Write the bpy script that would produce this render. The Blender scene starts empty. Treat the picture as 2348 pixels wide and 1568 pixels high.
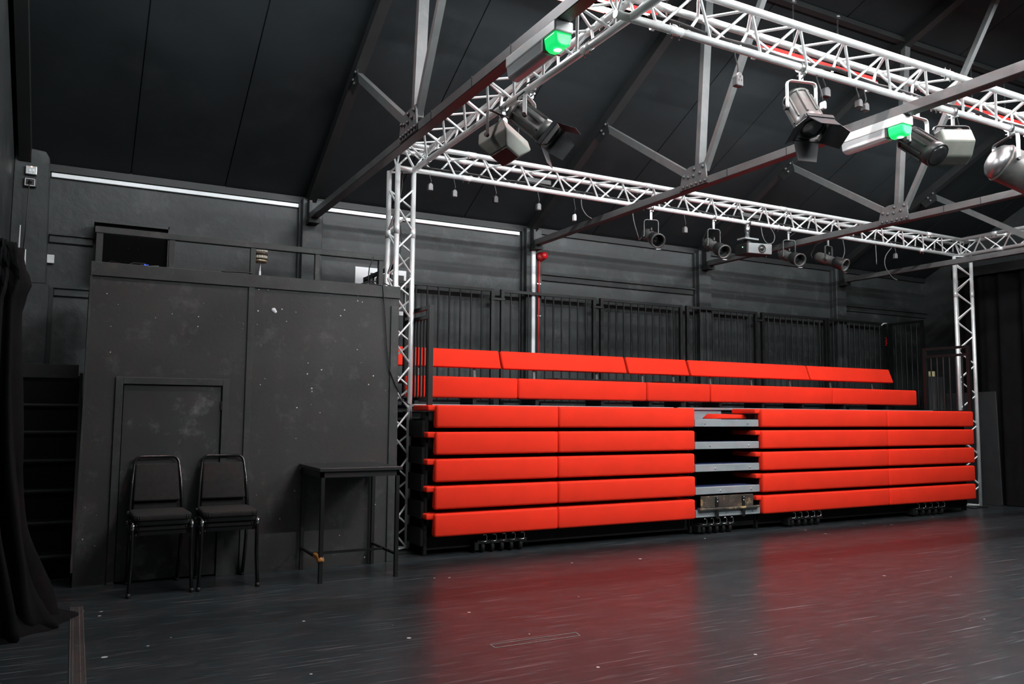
import bpy, bmesh, math, random
from mathutils import Vector, Matrix
random.seed(7)
S = bpy.context.scene
COL = S.collection
R = math.radians
V = Vector

# ------------------------------------------------------------------ camera
W_PX, H_PX, F_PX = 2348, 1568, 1861.6
CAM = V((0, 0, 1.3))
yaw, pitch, roll = R(28.222), R(4.945), R(0.452)
fw = V((math.sin(yaw)*math.cos(pitch), math.cos(yaw)*math.cos(pitch), math.sin(pitch)))
rt = V((math.cos(yaw), -math.sin(yaw), 0)); up = rt.cross(fw)
rt2 = rt*math.cos(roll) + up*math.sin(roll); up2 = up*math.cos(roll) - rt*math.sin(roll)
cd = bpy.data.cameras.new('camera'); cam = bpy.data.objects.new('camera', cd); COL.objects.link(cam)
cd.sensor_fit = 'HORIZONTAL'; cd.sensor_width = 36; cd.lens = F_PX/W_PX*36; cd.clip_start = .05; cd.clip_end = 60
cam.matrix_world = Matrix(((rt2.x, up2.x, -fw.x, CAM.x), (rt2.y, up2.y, -fw.y, CAM.y), (rt2.z, up2.z, -fw.z, CAM.z), (0, 0, 0, 1)))
S.camera = cam
# ------------------------------------------------------------------ world, exposure (light comes from the fluorescent fittings below)
w = bpy.data.worlds.new('world'); S.world = w; w.use_nodes = True
w.node_tree.nodes['Background'].inputs[0].default_value = (0, 0, 0, 1)
w.node_tree.nodes['Background'].inputs[1].default_value = 0
S.view_settings.view_transform = 'Standard'; S.view_settings.look = 'None'
S.view_settings.exposure = 1.0; S.view_settings.gamma = 1.0; S.view_settings.use_curve_mapping = False
TUBE = 265.0

# ------------------------------------------------------------------ materials
MATS = {}
def mat(name, col, rough=.6, metal=0., noise=0., nscale=3., bump=0., bscale=60., spec=.5, speck=0., speckscale=26., emit=None, estr=0., streak=None, trans=0., rvar=0., coat=0., scuff=None):
    m = bpy.data.materials.new(name); m.use_nodes = True; MATS[name] = m
    nt = m.node_tree; N = nt.nodes; L = nt.links; b = N['Principled BSDF']
    b.inputs['Base Color'].default_value = (*col, 1); b.inputs['Roughness'].default_value = rough
    b.inputs['Metallic'].default_value = metal; b.inputs['Specular IOR Level'].default_value = spec
    b.inputs['Coat Weight'].default_value = coat
    if trans: b.inputs['Transmission Weight'].default_value = trans
    if emit:
        b.inputs['Emission Color'].default_value = (*emit, 1); b.inputs['Emission Strength'].default_value = estr
    tc = N.new('ShaderNodeTexCoord').outputs['Object']
    cur = None
    def mapped(scale):
        mp = N.new('ShaderNodeMapping'); mp.inputs['Scale'].default_value = scale; L.new(tc, mp.inputs['Vector']); return mp.outputs[0]
    if noise:
        n = N.new('ShaderNodeTexNoise'); n.inputs['Scale'].default_value = nscale; n.inputs['Detail'].default_value = 6; L.new(tc, n.inputs['Vector'])
        r = N.new('ShaderNodeValToRGB'); r.color_ramp.elements[0].position = .3; r.color_ramp.elements[1].position = .72
        r.color_ramp.elements[0].color = (*[c*(1-noise) for c in col], 1); r.color_ramp.elements[1].color = (*[min(1, c*(1+noise)) for c in col], 1)
        L.new(n.outputs['Fac'], r.inputs[0]); cur = r.outputs[0]
    def mixin(fac, c2):
        nonlocal cur
        mx = N.new('ShaderNodeMix'); mx.data_type = 'RGBA'; L.new(fac, mx.inputs['Factor'])
        if cur is None: mx.inputs['A'].default_value = (*col, 1)
        else: L.new(cur, mx.inputs['A'])
        mx.inputs['B'].default_value = (*c2, 1); cur = mx.outputs['Result']
    if scuff:      # pale rubbed patches: (scale, amount, colour)
        n = N.new('ShaderNodeTexNoise'); n.inputs['Scale'].default_value = scuff[0]; n.inputs['Detail'].default_value = 9; n.inputs['Roughness'].default_value = .72; L.new(tc, n.inputs['Vector'])
        r = N.new('ShaderNodeValToRGB'); r.color_ramp.elements[0].position = .54; r.color_ramp.elements[1].position = .74
        r.color_ramp.elements[0].color = (0, 0, 0, 1); r.color_ramp.elements[1].color = (scuff[1],)*3 + (1,)
        L.new(n.outputs['Fac'], r.inputs[0]); mixin(r.outputs[0], scuff[2])
    if streak:     # thin scratches in several directions: list of (rotation, scale vector, width, amount, colour)
        for rot, sc, wd, amt, c2 in streak:
            mp = N.new('ShaderNodeMapping'); mp.inputs['Scale'].default_value = sc; mp.inputs['Rotation'].default_value = (0, 0, rot)
            L.new(tc, mp.inputs['Vector'])
            n = N.new('ShaderNodeTexNoise'); n.inputs['Scale'].default_value = 1; n.inputs['Detail'].default_value = 4; n.inputs['Roughness'].default_value = .6; L.new(mp.outputs[0], n.inputs['Vector'])
            r = N.new('ShaderNodeValToRGB'); r.color_ramp.elements[0].position = wd; r.color_ramp.elements[1].position = min(1, wd+.12)
            r.color_ramp.elements[0].color = (0, 0, 0, 1); r.color_ramp.elements[1].color = (amt,)*3 + (1,)
            L.new(n.outputs['Fac'], r.inputs[0]); mixin(r.outputs[0], c2)
    if speck:      # small chips of pale paint / plaster
        vo = N.new('ShaderNodeTexVoronoi'); vo.inputs['Scale'].default_value = speckscale; L.new(tc, vo.inputs['Vector'])
        n2 = N.new('ShaderNodeTexNoise'); n2.inputs['Scale'].default_value = 1.6; n2.inputs['Detail'].default_value = 2; L.new(tc, n2.inputs['Vector'])
        mm = N.new('ShaderNodeMath'); mm.operation = 'MULTIPLY'; mm.inputs[1].default_value = speck
        sub = N.new('ShaderNodeMath'); sub.operation = 'SUBTRACT'; sub.inputs[1].default_value = .42; L.new(n2.outputs['Fac'], sub.inputs[0]); L.new(sub.outputs[0], mm.inputs[0])
        lt = N.new('ShaderNodeMath'); lt.operation = 'LESS_THAN'; L.new(vo.outputs['Distance'], lt.inputs[0]); L.new(mm.outputs[0], lt.inputs[1])
        gate = N.new('ShaderNodeMath'); gate.operation = 'GREATER_THAN'; gate.inputs[1].default_value = .80
        sp = N.new('ShaderNodeSeparateColor'); L.new(vo.outputs['Color'], sp.inputs[0]); L.new(sp.outputs[0], gate.inputs[0])
        mu = N.new('ShaderNodeMath'); mu.operation = 'MULTIPLY'; L.new(lt.outputs[0], mu.inputs[0]); L.new(gate.outputs[0], mu.inputs[1])
        mixin(mu.outputs[0], (.55, .55, .53))
    if cur is not None: L.new(cur, b.inputs['Base Color'])
    if rvar:
        n = N.new('ShaderNodeTexNoise'); n.inputs['Scale'].default_value = 2.2; n.inputs['Detail'].default_value = 7; L.new(tc, n.inputs['Vector'])
        mr = N.new('ShaderNodeMapRange'); mr.inputs['From Min'].default_value = .3; mr.inputs['From Max'].default_value = .7
        mr.inputs['To Min'].default_value = rough-rvar; mr.inputs['To Max'].default_value = rough+rvar; L.new(n.outputs['Fac'], mr.inputs['Value']); L.new(mr.outputs[0], b.inputs['Roughness'])
    if bump:
        n = N.new('ShaderNodeTexNoise'); n.inputs['Scale'].default_value = bscale; n.inputs['Detail'].default_value = 3; L.new(tc, n.inputs['Vector'])
        bp = N.new('ShaderNodeBump'); bp.inputs['Strength'].default_value = bump; bp.inputs['Distance'].default_value = .01; L.new(n.outputs['Fac'], bp.inputs['Height']); L.new(bp.outputs[0], b.inputs['Normal'])
    return m
PALE = (.20, .20, .195)
mat('wall', (.028, .0315, .0315), .55, noise=.30, nscale=2.3, bump=.45, bscale=11, scuff=(3.0, .85, (.075, .08, .08)))
mat('ceil', (.0138, .017, .0182), .6, spec=.22, noise=.25, nscale=1.4, bump=.06, bscale=7, scuff=(1.3, .30, (.045, .047, .048)))
mat('booth', (.031, .031, .029), .55, noise=.22, nscale=2.0, bump=.10, bscale=30, speck=.8, speckscale=26, scuff=(4.5, .55, (.12, .12, .115)))
mat('boothtrim', (.034, .036, .034), .5, noise=.25, nscale=5, bump=.08, scuff=(7, .5, (.12, .12, .11)))
mat('doorpaint', (.030, .031, .030), .5, noise=.2, nscale=3, scuff=(3.2, 1.0, (.16, .16, .155)))
mat('floor', (.024, .0275, .0295), .30, noise=.16, nscale=5, spec=.45, speck=.55, speckscale=9,
    streak=[(R(12), (1.6, 55, 1), .60, .55, (.26, .265, .27)), (R(-22), (2.2, 75, 1), .62, .55, (.26, .265, .27)), (R(70), (1.8, 65, 1), .63, .45, (.24, .245, .25))],
    scuff=(9, .16, (.11, .113, .116)))
mat('beam', (.082, .084, .083), .45, noise=.2, nscale=6, scuff=(9, .4, (.16, .16, .16)))
mat('rafter', (.011, .012, .012), .55, noise=.2, nscale=4)
mat('alu', (.84, .84, .83), .36, metal=.42, noise=.10, nscale=9, rvar=.08)
mat('steel', (.55, .55, .55), .35, metal=1, noise=.1, nscale=12)
mat('chrome', (.75, .75, .75), .15, metal=1)
mat('red', (.78, .030, .010), .85, noise=.07, nscale=2.5, bump=.15, bscale=420, spec=.2)
mat('redpaint', (.65, .035, .03), .4, noise=.06, nscale=8)
mat('redgloss', (.55, .012, .015), .18, spec=.6)
mat('blacksteel', (.012, .012, .012), .35, noise=.3, nscale=8)
mat('blackvoid', (.005, .005, .005), .7, spec=.25, noise=.3, nscale=4)
mat('railblack', (.004, .004, .004), .5, noise=.2, nscale=9)
mat('chairframe', (.010, .010, .010), .16, spec=.6)
mat('chairpad', (.022, .021, .020), .9, noise=.15, nscale=30, bump=.2, bscale=300, spec=.2)
mat('tabletop', (.016, .016, .016), .42, noise=.2, nscale=6)
mat('deckgrey', (.33, .37, .38), .42, noise=.10, nscale=7, bump=.03, metal=.25)
mat('nosing', (.62, .63, .64), .35, metal=.7, noise=.08, nscale=8)
mat('carpetblue', (.03, .05, .16), .9, noise=.2, nscale=40)
mat('conduit', (.88, .89, .90), .35, noise=.04, nscale=6)
mat('whiteplastic', (.78, .78, .76), .35, noise=.05, nscale=12)
mat('lampbody', (.10, .103, .096), .42, noise=.2, nscale=18, metal=.3)
mat('lampdark', (.016, .016, .016), .4, noise=.2, nscale=15)
mat('barn', (.020, .021, .022), .5, noise=.3, nscale=14)
mat('floodgrey', (.15, .165, .14), .55, noise=.18, nscale=10)
mat('dome', (.32, .32, .32), .35, metal=.9, noise=.2, nscale=10)
mat('lens', (.02, .022, .022), .06, spec=1.0)
mat('reflector', (.7, .7, .68), .12, metal=1)
mat('cable', (.012, .012, .012), .5, noise=.2, nscale=30)
mat('cablegrey', (.10, .10, .10), .5, noise=.2, nscale=30)
mat('drape', (.0045, .0045, .005), .95, noise=.3, nscale=5, bump=.2, bscale=160, spec=.15)
mat('greypanel', (.022, .024, .025), .6, noise=.2, nscale=5)
mat('tube', (1, 1, 1), .4, emit=(.90, .97, 1.0), estr=TUBE, noise=.01)
mat('tube_single', (1, 1, 1), .4, emit=(.90, .97, 1.0), estr=TUBE*.42, noise=.01)
mat('tube_front', (1, 1, 1), .4, emit=(.90, .97, 1.0), estr=TUBE*1.0, noise=.01)
mat('clear', (.82, .84, .84), .22, noise=.03, nscale=9, trans=.35)
mat('greenlit', (.02, .40, .12), .25, emit=(.004, .36, .08), estr=1.1, noise=.1, nscale=20)
mat('greenled', (.5, 1, .7), .3, emit=(.25, 1, .45), estr=3, noise=.01)
mat('neon', (1, .2, .1), .3, emit=(1, .25, .12), estr=3, noise=.01)
mat('magenta', (1, .2, .9), .3, emit=(1, .2, .9), estr=5, noise=.01)
mat('blueled', (.1, .15, .9), .3, emit=(.06, .12, 1), estr=.8, noise=.01)
mat('brass', (.42, .34, .22), .38, metal=.7, noise=.25, nscale=20)
mat('pleat', (.45, .42, .34), .6, noise=.15, nscale=30)
mat('walnut', (.07, .045, .03), .4, noise=.35, nscale=14)
mat('posterwhite', (.85, .85, .86), .5, noise=.02, nscale=5)
mat('posterblack', (.012, .012, .012), .5, noise=.1, nscale=5)
mat('posteryellow', (.80, .62, .10), .5, noise=.02)
mat('tapebrown', (.36, .15, .035), .5, noise=.35, nscale=40)
mat('tapefloor', (.034, .029, .026), .6, noise=.3, nscale=14, scuff=(11, .5, (.07, .065, .06)))
mat('tapeline', (.085, .08, .076), .6, noise=.3, nscale=30)
mat('mark', (.22, .19, .17), .7, noise=.3, nscale=30)
mat('grain', (.055, .048, .040), .32, coat=.4, noise=.4, nscale=9, scuff=(7, 1.0, (.75, .52, .22)))
mat('projector', (.21, .225, .225), .4, noise=.05, nscale=12)
mat('paintchip', (.80, .79, .80), .6, noise=.03)
mat('yellowcore', (.55, .48, .26), .7, noise=.15, nscale=20)
mat('pinktag', (.75, .30, .28), .6, noise=.05)
mat('plug', (.085, .085, .085), .4, noise=.15, nscale=20)
mat('alcove', (.0018, .0018, .0018), .9, spec=.1, noise=.2, nscale=6)  # near-black holding the shade of the wall alcove; also colours a floodlight window

# ------------------------------------------------------------------ mesh builder
ORG = {}
class MB:
    def __init__(s): s.v = []; s.f = []; s.sm = []
    def add(s, vs, fs, smooth=False):
        k = len(s.v); s.v += [tuple(v) for v in vs]; s.f += [tuple(i+k for i in f) for f in fs]; s.sm += [smooth]*len(fs); return s
    def box(s, x0, x1, y0, y1, z0, z1):
        return s.add([(x, y, z) for x in (x0, x1) for y in (y0, y1) for z in (z0, z1)], [(0, 1, 3, 2), (4, 6, 7, 5), (0, 4, 5, 1), (2, 3, 7, 6), (0, 2, 6, 4), (1, 5, 7, 3)])
    def cbox(s, c, dx, dy, dz): return s.box(c[0]-dx/2, c[0]+dx/2, c[1]-dy/2, c[1]+dy/2, c[2]-dz/2, c[2]+dz/2)
    def bar(s, p, q, w, h, up=(0, 0, 1)):
        p, q = V(p), V(q); d = (q-p).normalized(); a = d.cross(V(up))
        if a.length < 1e-4: a = d.cross(V((1, 0, 0)))
        a.normalize(); b = a.cross(d).normalized(); a *= w/2; b *= h/2
        return s.add([p-a-b, p+a-b, p+a+b, p-a+b, q-a-b, q+a-b, q+a+b, q-a+b], [(3, 2, 1, 0), (4, 5, 6, 7), (0, 1, 5, 4), (1, 2, 6, 5), (2, 3, 7, 6), (3, 0, 4, 7)])
    def cyl(s, p, q, r, r2=None, n=12, cap=True):
        p, q = V(p), V(q); r2 = r if r2 is None else r2; d = (q-p).normalized()
        a = d.cross(V((0, 0, 1)))
        if a.length < 1e-4: a = V((1, 0, 0))
        a.normalize(); b = d.cross(a)
        vs = []
        for c, rr in ((p, r), (q, r2)):
            for i in range(n): t = 2*math.pi*i/n; vs.append(c+(a*math.cos(t)+b*math.sin(t))*rr)
        s.add(vs, [(i, (i+1) % n, n+(i+1) % n, n+i) for i in range(n)], True)
        if cap: k = len(s.v)-2*n; s.f += [tuple(k+i for i in reversed(range(n))), tuple(k+n+i for i in range(n))]; s.sm += [False, False]
        return s
    def lathe(s, p, d, prof, n=16, cap=True):      # prof: list of (distance along d, radius)
        p, d = V(p), V(d).normalized(); a = d.cross(V((0, 0, 1)))
        if a.length < 1e-4: a = V((1, 0, 0))
        a.normalize(); b = d.cross(a); vs = []
        for h, r in prof:
            for i in range(n): t = 2*math.pi*i/n; vs.append(p+d*h+(a*math.cos(t)+b*math.sin(t))*r)
        fs = [(k*n+i, k*n+(i+1) % n, (k+1)*n+(i+1) % n, (k+1)*n+i) for k in range(len(prof)-1) for i in range(n)]
        s.add(vs, fs, True)
        k = len(s.v)-len(vs)
        if not cap: return s
        if prof[0][1] > 1e-5: s.f.append(tuple(k+i for i in reversed(range(n)))); s.sm.append(False)
        if prof[-1][1] > 1e-5: s.f.append(tuple(k+(len(prof)-1)*n+i for i in range(n))); s.sm.append(False)
        return s
    def tube(s, pts, r, n=6, closed=False):
        pts = [V(p) for p in pts]; m = len(pts); vs = []; prev = None
        for i in range(m):
            d = (pts[min(i+1, m-1)]-pts[max(i-1, 0)]) if not closed else (pts[(i+1) % m]-pts[i-1])
            d.normalize(); a = d.cross(V((0, 0, 1))) if prev is None else prev-d*prev.dot(d)
            if a.length < 1e-3: a = d.cross(V((1, 0, 0)))
            a.normalize(); prev = a; b = d.cross(a)
            for j in range(n): t = 2*math.pi*j/n; vs.append(pts[i]+(a*math.cos(t)+b*math.sin(t))*r)
        mm = m if closed else m-1
        s.add(vs, [(i*n+j, i*n+(j+1) % n, ((i+1) % m)*n+(j+1) % n, ((i+1) % m)*n+j) for i in range(mm) for j in range(n)], True)
        if not closed:
            k = len(s.v)-len(vs); s.f += [tuple(k+j for j in reversed(range(n))), tuple(k+(m-1)*n+j for j in range(n))]; s.sm += [False]*2
        return s
    def prism(s, poly, ax, a0, a1):      # poly in the two other axes (cyclic order kept), extruded along axis ax
        n = len(poly); vs = []
        for a in (a0, a1):
            for u, v in poly: vs.append({'x': (a, u, v), 'y': (u, a, v), 'z': (u, v, a)}[ax])
        return s.add(vs, [tuple(range(n)), tuple(reversed(range(n, 2*n)))]+[(i, n+i, n+(i+1) % n, (i+1) % n) for i in range(n)])
    def mesh(s, name, m, bevel=0., seg=2, smooth=False):
        me = bpy.data.meshes.new(name); me.from_pydata(s.v, [], s.f); me.update()
        for p, q in zip(me.polygons, s.sm): p.use_smooth = q
        bm = bmesh.new(); bm.from_mesh(me)
        if bevel:
            bmesh.ops.recalc_face_normals(bm, faces=bm.faces)
            bmesh.ops.bevel(bm, geom=[e for e in bm.edges], offset=bevel, segments=seg, profile=.5, affect='EDGES')
        bmesh.ops.recalc_face_normals(bm, faces=bm.faces)
        if smooth:
            for f in bm.faces: f.smooth = True
        bm.to_mesh(me); bm.free()
        me.materials.append(MATS[m]); return me
    def build(s, name, m, parent=None, bevel=0., seg=2, smooth=False, local=False):
        if parent is not None and not local:
            o = ORG[parent.name]; s.v = [(x-o[0], y-o[1], z-o[2]) for x, y, z in s.v]
        me = s.mesh(name, m, bevel, seg, smooth); ob = bpy.data.objects.new(name, me); COL.objects.link(ob)
        if parent is not None: ob.parent = parent; ORG[ob.name] = ORG[parent.name]
        else: ORG[ob.name] = (0, 0, 0)
        return ob
def B(): return MB()
def thing(name, label, cat, loc=(0, 0, 0), group=None):
    o = bpy.data.objects.new(name, None); COL.objects.link(o); o.location = loc; o.empty_display_size = .1
    ORG[o.name] = tuple(loc); o['label'] = label; o['category'] = cat
    if group: o['group'] = group
    return o
def tag(o, label, cat, group=None):
    o['label'] = label; o['category'] = cat
    if group: o['group'] = group
    return o
def recentre(o):      # move a top-level mesh's origin to its bottom centre
    me = o.data; xs = [v.co for v in me.vertices]
    lo = V([min(v[i] for v in xs) for i in range(3)]); hi = V([max(v[i] for v in xs) for i in range(3)])
    c = V(((lo.x+hi.x)/2, (lo.y+hi.y)/2, lo.z)); me.transform(Matrix.Translation(-c)); o.location = c; ORG[o.name] = tuple(c); return o
def struct(o): o['kind'] = 'structure'; return o
UNIT = {}
def rod(name, m, p, q, r, parent):      # round bar sharing one unit mesh
    if m not in UNIT: UNIT[m] = B().cyl((0, 0, 0), (0, 0, 1), 1, n=8).mesh('unit_rod_'+m, m)
    return unit(name, UNIT[m], p, q, r, r, parent)
def unit(name, me, p, q, sx, sy, parent):
    o = bpy.data.objects.new(name, me); COL.objects.link(o); o.parent = parent
    p, q = V(p), V(q); d = q-p; org = V(ORG[parent.name])
    o.matrix_local = Matrix.Translation(p-org) @ d.to_track_quat('Z', 'Y').to_matrix().to_4x4() @ Matrix.Diagonal((sx, sy, d.length, 1))
    ORG[o.name] = ORG[parent.name]; return o

# ------------------------------------------------------------------ room shell
XL, XR_, YB, YF = -.62, 13.3, 9.2, -.5
RIDGE_Y, FOLD_Y = 4.375, 5.70
def ceil_z(y):
    yy = y if y >= RIDGE_Y else 2*RIDGE_Y-y
    return 3.72+.526*(9.2-yy) if yy >= FOLD_Y else 5.561+.385*(FOLD_Y-yy)
TX = [-.53, 2.273, 5.178, 8.083, 10.988]      # roof truss planes
fl = struct(B().box(XL-.2, XR_+.2, YF-.2, YB+.2, -.1, 0).build('floor', 'floor'))
# walls (side walls are gables)
wb = struct(B().box(XL-.2, XR_+.2, YB, YB+.2, 0, 3.80).build('wall_back', 'wall'))
wf = struct(B().box(XL-.2, XR_+.2, YF-.2, YF, 0, 3.80).build('wall_front', 'wall'))
gable = [(YF, 0), (YB, 0), (YB, 3.72), (FOLD_Y, ceil_z(FOLD_Y)), (RIDGE_Y, ceil_z(RIDGE_Y)), (2*RIDGE_Y-FOLD_Y, ceil_z(FOLD_Y)), (YF, ceil_z(YF))]
wl = struct(B().prism(gable, 'x', XL-.2, XL).build('wall_left', 'wall'))
wr = struct(B().prism(gable, 'x', XR_, XR_+.2).build('wall_right', 'wall'))
# ceiling: backing slabs plus separate boards with open joints
cb = B()
ys = [YB+.2, FOLD_Y, RIDGE_Y, 2*RIDGE_Y-FOLD_Y, YF-.2]
zs = [3.72-.526*.2, ceil_z(FOLD_Y), ceil_z(RIDGE_Y), ceil_z(FOLD_Y), ceil_z(YF)-.1]
cb.prism([(y, z+.022) for y, z in zip(ys, zs)]+[(y, z+.15) for y, z in reversed(list(zip(ys, zs)))], 'x', XL-.2, XR_+.2)
ce = struct(cb.build('ceiling', 'rafter'))
edges = []
for i in range(len(TX)):
    a = TX[i]; b_ = TX[i+1] if i+1 < len(TX) else 13.89
    for k in range(3): edges.append(a+(b_-a)*k/3)
edges = [XL]+[e for e in edges if XL+.2 < e < XR_-.2]+[XR_]
for i in range(len(edges)-1):
    for (y0, y1) in ((YB, FOLD_Y), (FOLD_Y, RIDGE_Y), (RIDGE_Y, 2*RIDGE_Y-FOLD_Y), (2*RIDGE_Y-FOLD_Y, YF)):
        z0, z1 = ceil_z(y0), ceil_z(y1); g = .006; dz = random.uniform(-.003, .003)
        B().prism([(y0-g, z0+dz), (y1+g, z1+dz), (y1+g, z1+.022+dz), (y0-g, z0+.022+dz)], 'x', edges[i]+g, edges[i+1]-g).build('ceiling_board', 'ceil', ce)
# purlin batten at the fold
struct(B().box(XL, XR_, FOLD_Y-.02, FOLD_Y+.06, ceil_z(FOLD_Y)-.075, ceil_z(FOLD_Y)-.02).build('trim_1', 'rafter'))
# dark board under the eaves
struct(B().box(XL, XR_, YB-.035, YB, 3.66, 3.745).build('trim_2', 'rafter'))
# pilasters on the back wall under each truss
n = 3
for x in TX[1:]:
    pz = struct(B().box(x-.10, x+.13, YB-.12, YB, 0, 3.70).build('trim_%d' % n, 'wall', bevel=.006, seg=1)); n += 1
    B().box(x+.13, x+.155, YB-.05, YB, 0, 3.66).build('bead', 'wall', pz); B().box(x-.125, x-.10, YB-.05, YB, 0, 3.66).build('bead', 'wall', pz)
# corner pier at the left with a thicker lower part
cp = struct(B().prism([(XL, 2.50), (-.30, 2.50), (-.325, 3.74), (-.36, 3.80), (XL, 3.83)], 'y', YB-.22, YB).build('trim_%d' % n, 'wall', bevel=.008, seg=1)); n += 1
cp2 = struct(B().box(XL, -.27, YB-.25, YB, 0, 2.50).build('trim_%d' % n, 'wall', bevel=.006, seg=1)); n += 1
B().box(-.27, -.235, YB-.06, YB, 0, 2.49).build('bead', 'rafter', cp2)
# picture rail mouldings between the pilasters
for (x0, x1, z) in ((5.34, 7.95, 3.115), (11.2, XR_, 3.10), (-.30, .09, 3.02), (-.235, 2.1, 2.49)):
    t = struct(B().box(x0, x1, YB-.03, YB, z-.075, z).build('trim_%d' % n, 'wall', bevel=.006, seg=1)); n += 1
    B().box(x0, x1, YB-.055, YB, z, z+.018).build('moulding_lip', 'wall', t)
# skirting of the back wall
struct(B().box(2.6, XR_, YB-.02, YB, 0, .12).build('baseboard_back', 'rafter'))
# left gable: rafter against the wall
# ------------------------------------------------------------------ roof trusses
TIE0, TIE1 = 3.452, 3.525
bolt_me = B().lathe((0, 0, 0), (0, 0, 1), [(0, .017), (.010, .016), (.018, .009), (.020, 0)], 8).mesh('bolt', 'beam')
names_t = {1: 'nearest the booth, crossing before the silver corner column', 2: 'second from the booth', 3: 'third from the booth', 4: 'farthest from the booth'}
for i, x in enumerate(TX):
    if i == 0:
        t = thing('gable_rafter', 'black sloping rafter running up the left end wall', 'rafter', (x, 8.95, 3.5))
        for (y0, y1) in ((YB-.02, FOLD_Y), (FOLD_Y, RIDGE_Y)):
            B().bar((x, y0, ceil_z(y0)-.08), (x, y1, ceil_z(y1)-.08), .10, .15).build('rafter', 'rafter', t)
        continue
    t = thing('roof_truss', 'black steel roof truss with bolted plates, '+names_t[i], 'roof truss', (x, 8.95, TIE0), 'roof trusses')
    B().box(x-.045, x+.045, -.2, 8.97, TIE0, TIE1).build('tie_beam', 'beam', t, bevel=.004, seg=1)
    for yj in ((5.45, 4.75, 4.2) if i < 3 else (5.3, 4.9)):      # visible splice lines in the tie
        B().box(x-.047, x+.047, yj-.004, yj+.004, TIE0+.002, TIE1+.002).build('splice', 'rafter', t)
    for mir in (0, 1):
        f = (lambda y: y) if not mir else (lambda y: 2*RIDGE_Y-y)
        B().bar((x, f(9.15), ceil_z(9.15)-.06), (x, f(FOLD_Y), ceil_z(FOLD_Y)-.06), .10, .11).build('rafter', 'rafter', t)
        B().bar((x, f(FOLD_Y), ceil_z(FOLD_Y)-.06), (x, f(RIDGE_Y), ceil_z(RIDGE_Y)-.06), .10, .11).build('rafter', 'rafter', t)
        if mir: continue
        st = B().bar((x, f(7.42), 4.53), (x, f(6.03), 3.62), .055, .07).build('strut', 'beam', t)
        # shoe plate where the strut meets the rafter
        sh = B().prism([(f(7.32), 4.44), (f(7.36), 4.60), (f(7.60), 4.47), (f(7.50), 4.36)], 'x', x-.035, x-.027).build('shoe_plate', 'rafter', t)
        if not mir:
            for (y, z) in ((7.38, 4.55), (7.46, 4.50), (7.42, 4.45)): unit('bolt', bolt_me, (x-.035, y, z), (x-.053, y, z), 1, 1, sh).scale = (1, 1, 1)
        B().bar((x+.012, f(5.875), 3.62), (x+.012, f(5.715), ceil_z(5.715)-.09), .055, .085, (1, 0, 0)).build('hanger', 'beam', t)
        B().bar((x-.02, f(5.765), 3.60), (x-.02, f(4.42), ceil_z(4.42)-.10), .05, .055, (1, 0, 0)).build('sling', 'beam', t)
        gp = B().prism([(f(6.094), 3.462), (f(6.062), 3.585), (f(6.03), 3.645), (f(5.95), 3.668), (f(5.726), 3.668), (f(5.702), 3.462)], 'x', x-.060, x-.046).build('gusset_plate', 'beam', t)
        if not mir:
            for (y, z) in ((5.751, 3.629), (5.873, 3.632), (5.794, 3.578), (5.883, 3.569), (5.958, 3.571), (6.020, 3.590), (5.725, 3.486), (5.786, 3.487), (5.846, 3.487), (5.909, 3.487), (5.970, 3.487), (6.030, 3.487)):
                unit('bolt', bolt_me, (x-.060, y, z), (x-.078, y, z), 1, 1, gp).scale = (1, 1, 1)
    # bearing bracket at the wall
    B().box(x-.06, x+.06, 8.93, 9.09, 3.40, TIE0).box(x-.05, x-.02, 8.98, 9.08, 3.40, 3.66).build('wall_bracket', 'rafter', t)

# ------------------------------------------------------------------ fluorescent fittings (the light of the room)
def fitting(xc, y, z, label, tubes=(0,), tm='tube'):
    L = 1.68; t = thing('fluorescent_batten', label, 'light fitting', (xc, y, z), 'hanging fluorescent battens')
    B().box(xc-L/2, xc+L/2, y-.036, y+.036, z+.014, z+.075).build('housing', 'redpaint', t, bevel=.006, seg=1)
    B().prism([(y-.095, z-.006), (y-.06, z+.014), (y+.06, z+.014), (y+.095, z-.006), (y+.095, z-.002), (y+.062, z+.019), (y-.062, z+.019), (y-.095, z-.002)], 'x', xc-L/2+.02, xc+L/2-.02).build('tray', 'redpaint', t)
    for o in tubes: B().cyl((xc-L/2+.03, y+o, z-.026), (xc+L/2-.03, y+o, z-.026), .019, n=10, cap=False).build('tube', tm, t)
    for s in (-1, 1):
        B().box(xc+s*L/2-.025, xc+s*L/2+.025, y-.07, y+.07, z-.06, z+.005).build('lampholder', 'whiteplastic', t, bevel=.005, seg=1)
        xx = xc+s*.33; top = ceil_z(y)-.03
        ch = B()
        nl = int((top-z-.075)/.035)
        for k in range(nl):
            zz = z+.075+k*.035
            if k % 2: ch.bar((xx-.006, y, zz), (xx-.006, y, zz+.042), .004, .004).bar((xx+.006, y, zz), (xx+.006, y, zz+.042), .004, .004)
            else: ch.bar((xx, y-.006, zz), (xx, y-.006, zz+.042), .004, .004).bar((xx, y+.006, zz), (xx, y+.006, zz+.042), .004, .004)
        c = ch.build('chain', 'steel', t)
        B().lathe((xx, y, top-.035), (0, 0, 1), [(0, .012), (.008, .034), (.02, .04), (.045, .04)], 12).build('ceiling_rose', 'chrome', c)
fitting(3.69, FOLD_Y, 4.88, 'red fluorescent batten with lit tubes hanging nearest the silver corner column', (0,), 'tube_single')
fitting(6.63, FOLD_Y, 4.88, 'red fluorescent batten with lit tubes hanging behind the middle of the near truss', (0,), 'tube_single')
fitting(9.60, FOLD_Y, 4.88, 'red fluorescent batten with lit tubes hanging farthest right behind the near truss', (0,), 'tube_single')
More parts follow.
